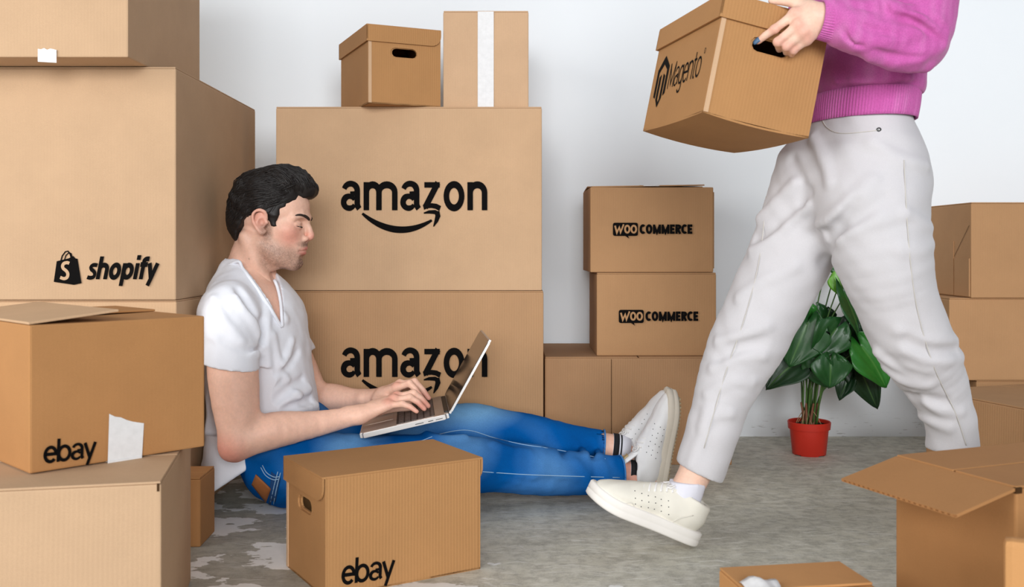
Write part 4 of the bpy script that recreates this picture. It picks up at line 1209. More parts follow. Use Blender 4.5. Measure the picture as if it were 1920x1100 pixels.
for a in [((1513, 606), (1480, 688), 74 * cm, LEAF[0], -.06, .15, .15), ((1500, 672), (1434, 727), 62 * cm, LEAF[1], -.02, .5, .2), ((1568, 616), (1524, 670), 56 * cm, LEAF[0], -.08, -.2, .2),
          ((1557, 676), (1557, 728), 54 * cm, LEAF[0], -.10, .1, .25), ((1528, 672), (1552, 730), 44 * cm, LEAF[0], -.07, .7, .2), ((1592, 608), (1584, 668), 44 * cm, LEAF[1], -.02, .6, .2),
          ((1584, 552), (1626, 655), 58 * cm, LEAF[0], -.05, -.6, .1), ((1616, 650), (1668, 726), 66 * cm, LEAF[2], -.06, -.2, .22), ((1604, 672), (1646, 768), 50 * cm, LEAF[1], .02, .3, .1),
          ((1579, 516), (1588, 562), 40 * cm, LEAF[3], -.04, .5, .1), ((1549, 584), (1548, 614), 28 * cm, LEAF[1], .03, .1, .2), ((1592, 708), (1572, 750), 30 * cm, LEAF[1], .02, .5, .2),
          ((1612, 618), (1622, 668), 34 * cm, LEAF[1], .05, .2, .2), ((1496, 622), (1462, 660), 44 * cm, LEAF[0], .03, .6, .2), ((1530, 585), (1540, 640), 46 * cm, LEAF[0], .02, -.4, .2),
          ((1575, 480), (1610, 520), 50 * cm, LEAF[2], .06, .2, .2), ((1556, 470), (1530, 510), 46 * cm, LEAF[2], .04, .2, .2), ((1640, 560), (1670, 620), 46 * cm, LEAF[0], .06, .2, .2),
          ((1577, 640), (1600, 690), 36 * cm, LEAF[1], .04, .2, .2), ((1510, 575), (1500, 612), 46 * cm, LEAF[2], -.04, -.5, .2)]:
    leaf(*a)
st = []
for q in range(7):
    a = q * .9; st.append((catmull([(.012 * math.cos(a), .012 * math.sin(a), .088), (.018 * math.cos(a + .4), .014 * math.sin(a + .4), .125), (.024 * math.cos(a + .6), .018 * math.sin(a), .165)], 5), np.linspace(.006, .0028, 11)))
tubes_obj('stem', st, M_bark, plant)
rt = []
for q in range(16):
    a = random.uniform(0, 6.28); r0 = random.uniform(.005, .02)
    rt.append((catmull([(r0 * math.cos(a), r0 * math.sin(a), .14), (r0 * 1.6 * math.cos(a + .3), r0 * 1.6 * math.sin(a + .3), .122), ((r0 + .022) * math.cos(a + .5), (r0 + .018) * math.sin(a + .5), .099)], 5), .0011))
q = tubes_obj('aerial_roots', rt, plain('pale_roots', srgb(168, 140, 104), .9), plant, 4); q['kind'] = 'stuff'
# ------------------------------------------------------------------ the seated man
man = empty('person', (-.56, 2.62, 0)); tag(man, 'dark haired man in white shirt and jeans sitting on the floor typing', 'person')
YM = 2.62
lat = np.array((.14, .99, 0)); lat /= np.linalg.norm(lat)            # his left, away from the camera
C3 = lambda x, z, l=0.0: np.array((x, YM, z)) + lat * l
torso = [C3(-.590, .115), C3(-.620, .20), C3(-.650, .30), C3(-.668, .40), C3(-.680, .47), C3(-.700, .53)]
trad = [.105, .105, .104, .108, .104, .078]
tfl = [1.35, 1.30, 1.34, 1.46, 1.55, 1.75]
sh_n, sh_f = np.array((-.706, 2.440, .500)), np.array((-.690, 2.790, .495))
neck_b, neck_t = C3(-.712, .560), C3(-.668, .690)
el_n, wr_n = P(446, 826, 2.385), np.array((-.392, 2.495, .238))
el_f, wr_f = np.array((-.56, 2.80, .225)), np.array((-.392, 2.735, .243))
el_n = np.array(el_n)
HT = Xf((-.663, YM, .724), (1, -.03, 0), (0, 0, 1)); HS = 1.0

# torso, neck, head
S = SDF((-.84, 2.30, .02), (-.42, 2.95, .66), .006)
S.chain(torso, trad, .02, flat=(lat, tfl), n=3)
S.chain([sh_n, C3(-.700, .528), sh_f], [.036, .038, .036], .03, n=3)
S.chain([neck_b, C3(-.70, .60)], [.054, .052], .03)
body_t = S.mesh(); body_t = (smooth_mesh(*body_t, 1), body_t[1])
S = SDF((-.80, 2.47, .50), (-.50, 2.77, .90), .0024)
S.chain([neck_b, C3(-.700, .615), C3(-.674, .680)], [.056, .0545, .056], .02, flat=(lat, [1.1, 1.02, .98]), n=4)
S.chain([C3(-.632, .618, -.012), C3(-.628, .628, .012)], [.016, .016], .02)                        # throat
for s in (-1, 1): S.chain([C3(-.688, .69, s * .052), C3(-.66, .62, s * .042), C3(-.636, .555, s * .014)], [.014, .013, .011], .022, n=3)
head_sdf(S, HT, HS)
S.wobble(.00025, 260, 1)
Vh, Fh = S.mesh(); Vh = smooth_mesh(Vh, Fh, 1)

def arm(S, sh, el, wr, r, mid_up, mid_fo):
    sh, el, wr = (np.asarray(q, float) for q in (sh, el, wr))
    m = sh * .5 + el * .5 + np.asarray(mid_up); f1 = el * .72 + wr * .28 + np.asarray(mid_fo)
    S.chain([sh, m, el], [r[0], r[1], r[2]], .02, n=5)
    S.chain([el, f1, el * .35 + wr * .65, wr], [r[2] * .96, r[3], r[4], r[5]], .016, n=5)
# near (right) arm with its hand
S = SDF((-.80, 2.28, .10), (-.18, 2.63, .60), .0028)
arm(S, sh_n, el_n, wr_n, [.050, .0580, .0440, .0445, .0320, .0225], (.004, -.012, .0), (.004, -.004, .008))
S.ball(el_n + np.array((-.014, -.006, -.022)), .024, .022)
S.chain([sh_n * .55 + el_n * .45 + np.array((.022, -.010, 0)), sh_n * .2 + el_n * .8 + np.array((.020, -.006, 0))], [.036, .030], .03)          # biceps
S.chain([wr_n + np.array((-.02, 0, 0)), wr_n + np.array((.012, 0, .002))], [.0225, .0215], .012, flat=((0, 1, 0), 1.28))
hand(S, wr_n, [(-.300, 2.566, .272), (-.296, 2.543, .277), (-.301, 2.520, .272), (-.313, 2.499, .262)],
     [(-.262, 2.577, .280), (-.254, 2.550, .284), (-.261, 2.522, .278), (-.277, 2.493, .266)],
     [(-.226, 2.585, .2485), (-.217, 2.554, .2515), (-.224, 2.522, .2495), (-.240, 2.488, .2480)],
     [(-.362, 2.535, .240), (-.322, 2.580, .242), (-.292, 2.592, .2405), (-.266, 2.594, .2405)])
S.wobble(.0004, 120, 5)
SAN = S
Va, Fa = S.mesh(); Va = smooth_mesh(Va, Fa, 1)
# far (left) arm
S = SDF((-.78, 2.58, .14), (-.20, 2.93, .60), .0032)
arm(S, sh_f, el_f, wr_f, [.048, .052, .045, .043, .033, .024], (.0, .006, 0), (.0, .0, .006))
S.chain([wr_f + np.array((-.02, 0, 0)), wr_f + np.array((.012, 0, .002))], [.0225, .0215], .012, flat=((0, 1, 0), 1.28))
hand(S, wr_f, [(-.312, 2.668, .283), (-.306, 2.692, .288), (-.309, 2.715, .282), (-.318, 2.737, .270)],
     [(-.276, 2.655, .296), (-.264, 2.684, .296), (-.268, 2.714, .288), (-.282, 2.741, .274)],
     [(-.240, 2.645, .2560), (-.226, 2.678, .2530), (-.232, 2.712, .2510), (-.246, 2.744, .2490)],
     [(-.366, 2.690, .246), (-.330, 2.650, .246), (-.300, 2.640, .2440), (-.274, 2.640, .2435)])
S.wobble(.0004, 120, 6)
Vb, Fb = S.mesh(); Vb = smooth_mesh(Vb, Fb, 1)
# ankles
an_n, an_f = np.array((.308, 2.600, .064)), np.array((.268, 2.725, .112))
S = SDF((-.72, 2.38, .0), (.42, 2.84, .26), .0048)
S.chain([(-.585, 2.54, .12), (-.43, 2.508, .098), (-.28, 2.495, .108), (-.125, 2.480, .116), (.10, 2.555, .083), (.20, 2.580, .072), an_n, an_n + np.array((.06, 0, -.01))], [.08, .066, .060, .052, .044, .040, .036, .036], .01, n=3)
S.chain([(-.585, 2.70, .12), (-.43, 2.712, .102), (-.28, 2.718, .130), (-.125, 2.722, .158), (.10, 2.724, .128), (.19, 2.725, .118), an_f, an_f + np.array((.06, 0, -.02))], [.08, .066, .060, .050, .042, .038, .036, .036], .01, n=3)
S.ball(an_n + np.array((.012, -.028, -.006)), .014, .012)
Vl, Fl = S.mesh(); Vl = smooth_mesh(Vl, Fl, 1)
Vn = np.concatenate([body_t[0], Vh, Va, Vb, Vl]); Fn = []; o_ = 0
for v, f in ((body_t[0], body_t[1]), (Vh, Fh), (Va, Fa), (Vb, Fb), (Vl, Fl)): Fn.append(f + o_); o_ += len(v)
Fn = np.concatenate(Fn)
cols = np.tile(SK * 1.07, (len(Vn), 1)) * (1 + .022 * noise3(Vn, 45, 2)[:, None]) * (1 + .018 * noise3(Vn, 160, 7)[:, None])
a, b = len(body_t[0]), len(body_t[0]) + len(Vh)
cols[a:b] = face_colors(Vn[a:b], HT, HS, SK * .97, SK_RED, srgb(204, 116, 108), np.array(srgb(74, 52, 42)))
cols = blend(cols, Vn, el_n + np.array((-.02, -.02, -.03)), .07, SK_RED, .7)
for t in ((-.245, 2.50, .25), (-.228, 2.525, .252), (-.22, 2.555, .254), (-.23, 2.585, .25), (-.245, 2.645, .26), (-.23, 2.68, .255)): cols = blend(cols, Vn, t, .03, SK_RED, .6)
for t in ((-.30, 2.543, .29), (-.302, 2.52, .285), (-.313, 2.499, .272), (-.312, 2.668, .295)): cols = blend(cols, Vn, t, .022, SK_RED, .5)
cols = blend(cols, Vn, an_n, .09, SK_RED * .9, .6)
g = np.random.default_rng(9)
for q in range(16):
    cx = (g.uniform(.455, .50), g.uniform(.15, .40)); pt = np.array(P(440 + g.uniform(0, 55), 480 + g.uniform(0, 80), 2.56)); dd = np.linalg.norm(Vn - pt, axis=1); cols[dd < .0028] *= .72
body = mesh_obj('body', Vn, Fn, M_skin, man, True, cols=cols, world=True)
brow_lashes(man, HT, HS, M_brow)

# finger nails of the near hand
M_pale = plain('pale_nail', srgb(236, 190, 176), .35, .4)
for t, dv in (((-.240, 2.488, .2480), (.9, -.1, -.3)), ((-.224, 2.522, .2495), (.9, 0, -.35)), ((-.217, 2.554, .2515), (.9, 0, -.35))):
    t = np.array(t); e = np.array(dv); e /= np.linalg.norm(e); n_ = np.array((.3, -.25, .9)); n_ -= e * (n_ @ e); n_ /= np.linalg.norm(n_); sd_ = np.cross(e, n_); V = []
    for i in range(4):
        for j in range(-2, 3): V.append(t + e * (-.006 + .0028 * i) + sd_ * j * .0018 + n_ * (.0068 - .0008 * j * j - .00035 * i * i))
    mesh_obj('fingernail', V, [(i * 5 + j, i * 5 + j + 1, (i + 1) * 5 + j + 1, (i + 1) * 5 + j) for i in range(3) for j in range(4)], M_pale, man, True, world=True)

# hair
S = SDF(HT(-.14, -.13, -.10), HT(.18, .13, .19), .0036)
R = HT.R
S.ell(HT(.012, 0, .060), (.099, .082, .088), .01, R=R)
S.ell(HT(-.030, 0, .012), (.060, .073, .076), .02, R=R)
S.chain([HT(.050, -.03, .128), HT(.100, -.018, .112), HT(.122, -.010, .090)], [.026, .028, .022], .03, n=3)
S.chain([HT(.050, .03, .126), HT(.098, .02, .110), HT(.118, .012, .090)], [.026, .026, .022], .03, n=3)
S.chain([HT(.136, -.1, -.016), HT(.136, .1, -.016)], [.084, .084], .006, 's')
S.chain([HT(.024, -.1, -.054), HT(.024, .1, -.054)], [.079, .079], .008, 's')
for s in (-1, 1): S.chain([HT(.044, s * .066, .040), HT(.047, s * .0655, .012), HT(.050, s * .064, -.006)], [.0095, .0085, .005], .006, flat=((1, 0, 0), 2.1))
S.wobble(.0028, 80, 8, stretch=(.45, 1.2, 1.0)); S.wobble(.0012, 260, 9, stretch=(.35, 1.2, 1.0))
hair = sdf_obj('hair', S, M_hair, man, 1)
SH = S; paths = []
g = np.random.default_rng(21)
cen = np.array((.012, 0, .055))
def shell(d):
    """outermost hair surface along local direction d from the centre of the skull"""
    r = .19
    while r > .05:
        if sample(SH, HT(*(cen + d * r))) < 0: return r
        r -= .0025
    return None
def lock(a0, a1, n=9, lift=.0045, rad=.0019):
    pts = []
    for i in range(n):
        t = i / (n - 1); d = a0 * (1 - t) + a1 * t; d /= np.linalg.norm(d); r = shell(d)
        if r is None: 
            if pts: break
            continue
        pts.append(HT(*(cen + d * (r + lift * math.sin(math.pi * t) * g.uniform(.5, 1.3) - .0012 + (.003 * t if t > .8 else 0)))))
    if len(pts) < 4: return
    pts = catmull(pts, 2); m = len(pts); paths.append((pts, rad * np.sin(np.pi * np.clip(np.linspace(.12, 1.0, m), 0, 1)) ** .7 * g.uniform(.6, 1.1) + .0002))
for q in range(420):                                # swept back over the top
    y = g.uniform(-.9, .9); st_ = np.array((g.uniform(.35, 1.15), y * .75, g.uniform(.55, 1.0))); en = np.array((st_[0] - g.uniform(.7, 1.3), y * g.uniform(.7, 1.2), st_[2] + g.uniform(-.5, .25)))
    lock(st_, en)
for q in range(300):                                # down the sides and the back
    s = -1 if q % 4 else 1; st_ = np.array((g.uniform(-.6, .55), s * g.uniform(.4, .8), g.uniform(.2, .85))); en = np.array((st_[0] - g.uniform(.35, .9), s * g.uniform(.5, .8), st_[2] - g.uniform(.3, .9)))
    lock(st_, en, lift=.0025, rad=.0016)
for q in range(60):                                 # loose ends on the forehead and crown
    y = g.uniform(-.5, .5); st_ = np.array((.75, y, .95)); en = np.array((1.25, y * .9, g.uniform(.25, .55))); lock(st_, en, lift=.005, rad=.0016)
for q in range(320):                                # from the hairline up over the quiff
    y = g.uniform(-.75, .75); st_ = np.array((1.25 - .45 * abs(y), y, g.uniform(.25, .75))); en = np.array((g.uniform(-.3, .5), y * g.uniform(.8, 1.3), g.uniform(.8, 1.2))); lock(st_, en, lift=g.uniform(.002, .007), rad=g.uniform(.0014, .003))
for q in range(220):                                # temples swept back
    s = -1 if q % 3 else 1; st_ = np.array((g.uniform(.35, .95), s * g.uniform(.55, .8), g.uniform(.05, .7))); en = np.array((st_[0] - g.uniform(.8, 1.4), s * g.uniform(.6, .8), st_[2] + g.uniform(-.45, .15))); lock(st_, en, lift=g.uniform(.002, .005), rad=g.uniform(.0014, .0026))
hl = tubes_obj('hair_locks', paths, M_hair, hair, 5, world=True); hl['kind'] = 'stuff'

# t-shirt
S = SDF((-.86, 2.28, .02), (-.40, 2.95, .68), .0042)
S.chain([C3(-.628, .05), C3(-.636, .15), C3(-.648, .25), C3(-.663, .35), C3(-.668, .42), C3(-.676, .48), C3(-.698, .535)], [.128, .130, .126, .122, .122, .112, .082], .02, flat=(lat, [1.28, 1.28, 1.28, 1.36, 1.44, 1.52, 1.72]), n=4)
S.chain([sh_n + (0, .012, -.002), C3(-.712, .545), sh_f], [.063, .068, .055], .04, n=3)
S.chain([C3(-.720, .540), C3(-.712, .592)], [.076, .061], .03, flat=(lat, 1.2))
S.chain([C3(-.722, .46, -.05), C3(-.721, .30, -.08), C3(-.718, .16, -.10), C3(-.722, .06, -.11)], [.045, .042, .045, .052], .05, flat=(lat, 1.6), n=3)     # loose back and tail
hem_n = sh_n * .44 + el_n * .56
S.chain([sh_n + (.0, .004, 0), sh_n * .6 + el_n * .4 + (0, -.006, 0), hem_n + (0, -.010, 0), el_n * .8 + sh_n * .2], [.066, .0705, .0715, .072], .035, n=3)
hem_f = sh_f * .45 + el_f * .55
S.chain([sh_f, hem_f, hem_f + (el_f - sh_f) * .12], [.062, .068, .070], .035)
# folds
def folds(S, L, k=.012):
    for pts, rad in L: S.chain(pts, rad, k, n=4)
def grooves(S, L, k=.010):
    for pts, rad in L: S.chain(pts, rad, k, 's', n=4)
T1 = S
def pix_fold(S, pix, y0, y1, rad, rise, k=.014, op='u'):
    """soft crease along a line on the cloth"""
    q = seam_path(S, pix, y0, y1, 4, 0)
    if len(q) < 4 or np.linalg.norm(np.diff(q, axis=0), axis=1).max() > .05: return
    m = len(q); pr = np.sin(np.pi * np.linspace(.06, .94, m)) ** .6; sg = 1 if op == 'u' else -1
    S.chain(q + np.array((0, sg, 0)) * (rad - rise * pr)[:, None], np.full(m, rad), k, op)
for pix, rad in [([(500, 560), (496, 620), (500, 690), (495, 760)], .007), ([(560, 690), (530, 715), (500, 760)], .006), ([(575, 730), (540, 750), (505, 780)], .007), ([(590, 760), (545, 775), (510, 785)], .006),
                 ([(510, 630), (530, 700), (560, 745)], .005), ([(440, 560), (470, 600), (488, 650)], .006), ([(400, 560), (420, 600), (450, 640)], .005), ([(395, 630), (430, 650), (480, 665)], .005),
                 ([(545, 640), (530, 690), (505, 720)], .005), ([(470, 505), (505, 560), (530, 600)], .006)]:
    pix_fold(S, pix, 2.2, 2.9, rad * 1.7, .0062)
for pix, rad in [([(497, 600), (493, 650), (497, 700)], .008), ([(570, 710), (535, 735), (500, 775)], .006), ([(585, 748), (540, 764), (508, 783)], .006), ([(450, 540), (478, 590), (496, 640)], .006), ([(415, 640), (450, 655), (486, 655)], .004), ([(560, 660), (540, 690), (515, 705)], .005)]:
    pix_fold(S, pix, 2.2, 2.9, rad * 1.6, .0060, .012, 's')
S.wobble(.0016, 38, 11); S.wobble(.0007, 90, 12)
# hems
e1 = np.array(P(388, 681, 2.40)); e2 = np.array(P(494, 698, 2.40)); ax_ = el_n - sh_n; ax_ /= np.linalg.norm(ax_)
hd = (e2 - e1); nrm_ = np.cross(hd, (0, 1, 0)); nrm_ = nrm_ if nrm_[2] < 0 else -nrm_
S.cut(e1, nrm_, .002, (-.80, 2.28, .20), (-.590, 2.475, .44))
S.chain([sh_n * .50 + el_n * .50 + (0, -.010, 0), el_n + (0, -.006, 0)], [.059, .0655], .003, 's')
S.cut(hem_f, (el_f - sh_f), .002, (-.74, 2.74, .10), (-.40, 2.95, .45))
p1, p2 = np.array((-.755, YM, .046)), np.array((-.505, YM, .208)); hv = p2 - p1; nn = np.array((hv[2], 0, -hv[0]))
S.cut(p1, nn, .003)
# open neck: the cloth is only thin there
V_ap = np.array(on_surface(S, 528, 612, 2.2, 2.9, 0)); nA = np.array(P(449, 490, 2.545)); nB = np.array(P(506, 512, 2.69)); eo = np.array((.50, -.85, .10))
front = [on_surface(S, a, b, 2.2, 2.9, .0012) for a, b in ((455, 503), (470, 523), (490, 552), (510, 583), (528, 612))]
front2 = [on_surface(S, a, b, 2.2, 2.9, .0012) for a, b in ((528, 590), (526, 565), (521, 541), (515, 526))]
X, Y, Z = S.ax[0][:, None, None], S.ax[1][None, :, None], S.ax[2][None, None, :]
def pl(a, b, inside):
    n = np.cross(b - a, eo); n /= np.linalg.norm(n)
    if n @ (inside - a) > 0: n = -n
    return ((X - a[0]) * n[0] + (Y - a[1]) * n[1] + (Z - a[2]) * n[2]).astype(np.float32)
mid = (nA + nB) / 2
wedge = np.maximum(np.maximum(pl(V_ap, nA, mid), pl(V_ap, nB, mid)), (nA[0] - .004 - X).astype(np.float32))
S.d = np.maximum(S.d, np.minimum(-wedge, S.d + .024))
# back of the neck opening
S.chain([C3(-.704, .655), C3(-.690, .71)], [.056, .066], .004, 's', flat=(lat, 1.1))
tee = sdf_obj('t_shirt', S, M_tee, man, 1)
fr = [q for q in front if q is not None]; f2 = [q for q in front2 if q is not None]
ring = [C3(-.775, .588, 0), C3(-.765, .592, -.045), np.array(P(444, 490, 2.535))] + fr + f2 + [C3(-.655, .560, .066), C3(-.700, .575, .080), C3(-.745, .582, .06), C3(-.775, .588, 0)]
pts = catmull(ring, 6); tubes_obj('collar', [(pts, .0042)], M_tee, tee, 8, world=True)

# jeans
leg_n = [(-.555, 2.525, .106), (-.43, 2.508, .098), (-.28, 2.495, .108), (-.125, 2.480, .116), (-.02, 2.515, .104), (.10, 2.555, .083), (.20, 2.580, .069), (.284, 2.597, .066)]
rad_n = [.104, .089, .080, .071, .066, .062, .053, .048]
leg_f = [(-.565, 2.705, .110), (-.43, 2.712, .102), (-.28, 2.718, .130), (-.125, 2.722, .162), (-.02, 2.722, .152), (.10, 2.724, .130), (.19, 2.725, .118), (.252, 2.725, .113)]
rad_f = [.104, .090, .080, .070, .062, .056, .050, .045]
S = SDF((-.76, 2.34, -.01), (.33, 2.84, .28), .0044)
S.chain([C3(-.575, .118, -.085), C3(-.575, .118, .085)], [.112, .112], .04)
S.chain([C3(-.600, .160, -.06), C3(-.60, .16, .06)], [.092, .092], .04)
S.chain(leg_n, rad_n, .03, n=4); S.chain(leg_f, rad_f, .012, n=4)
for pix, rad in [([(905, 800), (880, 830), (850, 850)], .006), ([(925, 835), (950, 845), (990, 850)], .005), ([(930, 800), (920, 825), (905, 850)], .006), ([(960, 800), (955, 830), (950, 855)], .005), ([(1010, 815), (1030, 835), (1040, 850)], .004), ([(1075, 830), (1090, 842), (1100, 856)], .004),
                 ([(1110, 825), (1120, 845), (1125, 858)], .004), ([(920, 880), (960, 895), (1000, 900)], .005), ([(1000, 875), (1040, 890), (1090, 893)], .004), ([(1080, 870), (1100, 890), (1105, 915)], .004), ([(1130, 870), (1138, 890), (1140, 915)], .004), ([(640, 775), (660, 800), (680, 822)], .006),
                 ([(820, 790), (845, 805), (880, 800)], .006), ([(800, 815), (830, 825), (870, 822)], .005)]:
    pix_fold(S, pix, 2.3, 2.84, rad * 2, .0035)
for pix, rad in [([(912, 815), (895, 838), (870, 855)], .006), ([(940, 815), (935, 840), (925, 855)], .005), ([(905, 862), (950, 866), (1010, 868)], .006), ([(1030, 820), (1050, 838), (1060, 852)], .004), ([(940, 890), (985, 905), (1030, 905)], .004), ([(1092, 832), (1105, 845), (1112, 858)], .003), ([(1115, 872), (1122, 893), (1124, 915)], .003)]:
    pix_fold(S, pix, 2.3, 2.84, rad * 2, .0035, .012, 's')
S.wobble(.0016, 42, 31); S.wobble(.0007, 110, 32)
S.cut((0, 0, .0025), (0, 0, -1), .002)
for q, an, dn in ((leg_n[-1], an_n, leg_n[-1] - np.array(leg_n[-2])), (leg_f[-1], an_f, np.array(leg_f[-1]) - np.array(leg_f[-2]))):
    q = np.array(q); S.cut(q, dn, .001, q - .07, q + .07)
    S.chain([q - dn / np.linalg.norm(dn) * .03, q + dn / np.linalg.norm(dn) * .03], [.039, .043], .002, 's')
SJ = S
def denim_cols(V):
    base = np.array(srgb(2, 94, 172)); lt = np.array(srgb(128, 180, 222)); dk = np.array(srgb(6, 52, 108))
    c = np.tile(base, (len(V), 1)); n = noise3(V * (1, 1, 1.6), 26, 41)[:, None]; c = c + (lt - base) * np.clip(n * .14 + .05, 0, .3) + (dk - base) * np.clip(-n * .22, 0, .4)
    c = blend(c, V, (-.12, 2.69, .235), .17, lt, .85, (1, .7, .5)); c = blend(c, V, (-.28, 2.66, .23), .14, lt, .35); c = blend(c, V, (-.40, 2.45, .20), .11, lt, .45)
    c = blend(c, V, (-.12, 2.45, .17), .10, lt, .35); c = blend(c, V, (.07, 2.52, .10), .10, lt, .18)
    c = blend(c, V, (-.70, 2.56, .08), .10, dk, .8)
    return c
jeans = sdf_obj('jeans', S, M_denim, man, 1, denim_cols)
M_cuff = plain('denim_cuff', srgb(60, 124, 186), .85, noise=.15)
for q, dn, r in ((leg_n[-1], np.array(leg_n[-1]) - np.array(leg_n[-2]), .0475), (leg_f[-1], np.array(leg_f[-1]) - np.array(leg_f[-2]), .0445)):
    q = np.array(q); dn = dn / np.linalg.norm(dn); u_ = np.cross(dn, (0, 0, 1)); u_ /= np.linalg.norm(u_); w_ = np.cross(u_, dn)
    for back in (.0,):
        pts = [q - dn * back + (u_ * math.cos(t) + w_ * math.sin(t)) * (r + .0004 + .002 * (back > 0)) for t in np.linspace(0, 2 * math.pi, 40)]
        tubes_obj('cuff_seam', [(np.array(pts), .0024 if back == 0 else .0012)], M_cuff if back == 0 else M_thread, jeans, 6, world=True)
st = [seam_path(SJ, pp, 2.3, 2.84, 8, .0004) for pp in ([(905, 884), (980, 889), (1060, 892), (1162, 895)], [(790, 826), (830, 812), (877, 806), (925, 820), (975, 832), (1040, 842), (1135, 860)])]
tubes_obj('leg_stitching', [(p_, .0011) for p_ in st if len(p_) > 4], M_thread, jeans, 5, world=True)
# waistband, leather patch, pocket and belt loop on the seat
def patch(name, pix, mat, par, y0=2.3, y1=2.84, n=7, th=.0025, lift=.0004):
    """cloth patch lying on the jeans: four pixel corners, sampled on the surface"""
    V = []
    for i in range(n):
        for j in range(n):
            s, t = i / (n - 1), j / (n - 1)
            a = (np.array(pix[0]) * (1 - s) + np.array(pix[1]) * s) * (1 - t) + (np.array(pix[3]) * (1 - s) + np.array(pix[2]) * s) * t
            q = on_surface(SJ, a[0], a[1], y0, y1, lift)
            V.append(q if q is not None else (V[-1] if V else np.array(P(a[0], a[1], 2.5))))
    V = np.array(V); Fc = [(i * n + j, i * n + j + 1, (i + 1) * n + j + 1, (i + 1) * n + j) for i in range(n - 1) for j in range(n - 1)]
    o = mesh_obj(name, V, Fc, mat, par, True, world=True); md = o.modifiers.new('thick', 'SOLIDIFY'); md.thickness = th; md.offset = 1 if False else 0; return o
patch('leather_patch', lift=.0022, pix=[(480, 889), (508, 916), (499, 942), (472, 908)], mat=M_leather, par=jeans)
M_dk = plain('dark_denim_band', srgb(22, 66, 116), .85, noise=.2)
patch('waistband', [(509, 884), (526, 897), (515, 951), (504, 944)], M_dk, jeans)
st = [seam_path(SJ, pp, 2.3, 2.84, 6, .002) for pp in ([(521, 884), (513, 915), (506, 946)], [(526, 886), (518, 918), (512, 950)], [(492, 872), (500, 886), (514, 894), (524, 893)], [(489, 876), (498, 891), (512, 899), (522, 898)])]
tubes_obj('seat_stitching', [(p_, .0012) for p_ in st if len(p_) > 4], M_thread, jeans, 5, world=True)

# socks and trainers
for an, nm, ty in ((an_n, 'near', 2.600), (an_f, 'far', 2.725)):
    ax2 = np.array((1, 0, -.10 if nm == 'near' else -.12)); ax2 /= np.linalg.norm(ax2)
    a0 = an + ax2 * .018; a1 = an + ax2 * .062
    u_ = np.array((0, 1, 0)); w_ = np.cross(ax2, u_)
    def ring_obj(name, t0, t1, r0, r1, mat, par):
        V = []; n = 28
        for t, r in ((t0, r0), (t1, r1)):
            for k in range(n): V.append(an + ax2 * t + (u_ * math.cos(2 * math.pi * k / n) + w_ * math.sin(2 * math.pi * k / n)) * r)
        o = mesh_obj(name, V, [(k, (k + 1) % n, n + (k + 1) % n, n + k) for k in range(n)], mat, par, True, world=True); md = o.modifiers.new('thick', 'SOLIDIFY'); md.thickness = .002; return o
    an = an + ax2 * (-.014 if nm == 'near' else -.006)
    so = ring_obj('sock', .014, .062, .0375, .0375, M_sock, man)
    ring_obj('sock_stripe', .0145, .030, .0385, .0385, M_black, so); ring_obj('sock_stripe', .034, .038, .0385, .0385, M_black, so)
    heel = np.array((.398, ty - .004, .016)) if nm == 'near' else np.array((.345, ty + .01, .014))
    T = Xf(heel, (.17, -.02, .985) if nm == 'near' else (.43, .03, .90), (-.90, 0, .43))
    sh = shoe(man, T, .275, M_shoe, M_sole, .026, name='trainer', tread=M_tread, tongue_label=True, collar=.080, side=-1)
# ------------------------------------------------------------------ the walking woman
wom = empty('person', (.70, 2.12, 0)); tag(wom, 'woman in pink sweater and white trousers striding left with a box', 'person')
fw_ = np.array((-.98, -.20, 0)); fw_ /= np.linalg.norm(fw_); lt_ = np.array((.20, -.98, 0)); lt_ /= np.linalg.norm(lt_)
PP = lambda *a: np.array(P(*a))
M_wool = cloth('pink_wool_knit', None, .95, 420, .18, .6, .2, vcol=True, folds=.18)
M_skin_w = M_skin
# trousers
S = SDF((.26, 1.86, .10), (1.06, 2.36, 1.00), .0046)
S.chain([(.745, 2.10, .985), (.742, 2.10, .93), (.736, 2.10, .87), (.728, 2.105, .80)], [.088, .094, .108, .120], .02, flat=(lt_, [1.36, 1.36, 1.34, 1.28]), n=3)
S.ell(PP(1652, 345, 2.04), (.096, .09, .11), .05); S.ell(PP(1610, 345, 2.17), (.11, .09, .11), .05)
ln = [PP(1634, 400, 2.03), PP(1655, 480, 2.02), PP(1678, 560, 2.03), PP(1712, 640, 2.05), PP(1748, 705, 2.08), PP(1769, 750, 2.10), PP(1784, 800, 2.12), PP(1786, 848, 2.13)]
rn = [.106, .096, .084, .080, .066, .056, .053, .056]
lf = [PP(1545, 330, 2.17), PP(1508, 420, 2.175), PP(1472, 500, 2.18), PP(1426, 590, 2.185), PP(1400, 645, 2.19), PP(1364, 720, 2.19), PP(1339, 800, 2.19), PP(1311, 886, 2.19)]
rf = [.108, .096, .090, .084, .082, .068, .056, .050]
S.chain(ln, rn, .035, n=4); S.chain(lf, rf, .03, n=4)
S.chain([PP(1338, 800, 2.19), PP(1322, 850, 2.19), PP(1309, 892, 2.19)], [.056, .054, .053], .01)
def pf(pix, rad, rise, op='u', y0=1.8, y1=2.36, k=.016):
    """soft crease along a line on the cloth: rises (or sinks) by 'rise'"""
    q = seam_path(S, pix, y0, y1, 4, 0)
    if len(q) < 4: return
    j = np.linalg.norm(np.diff(q, axis=0), axis=1)
    if j.max() > .05: return
    m = len(q); prof = np.sin(np.pi * np.linspace(.06, .94, m)) ** .6
    if op == 'u': q = q + np.array((0, 1, 0)) * (rad - .52 * rise * prof)[:, None]
    else: q = q - np.array((0, 1, 0)) * (rad - (.8 if y0 < 1.75 else .6) * rise * prof)[:, None]
    S.chain(q, np.full(m, rad), k, op)
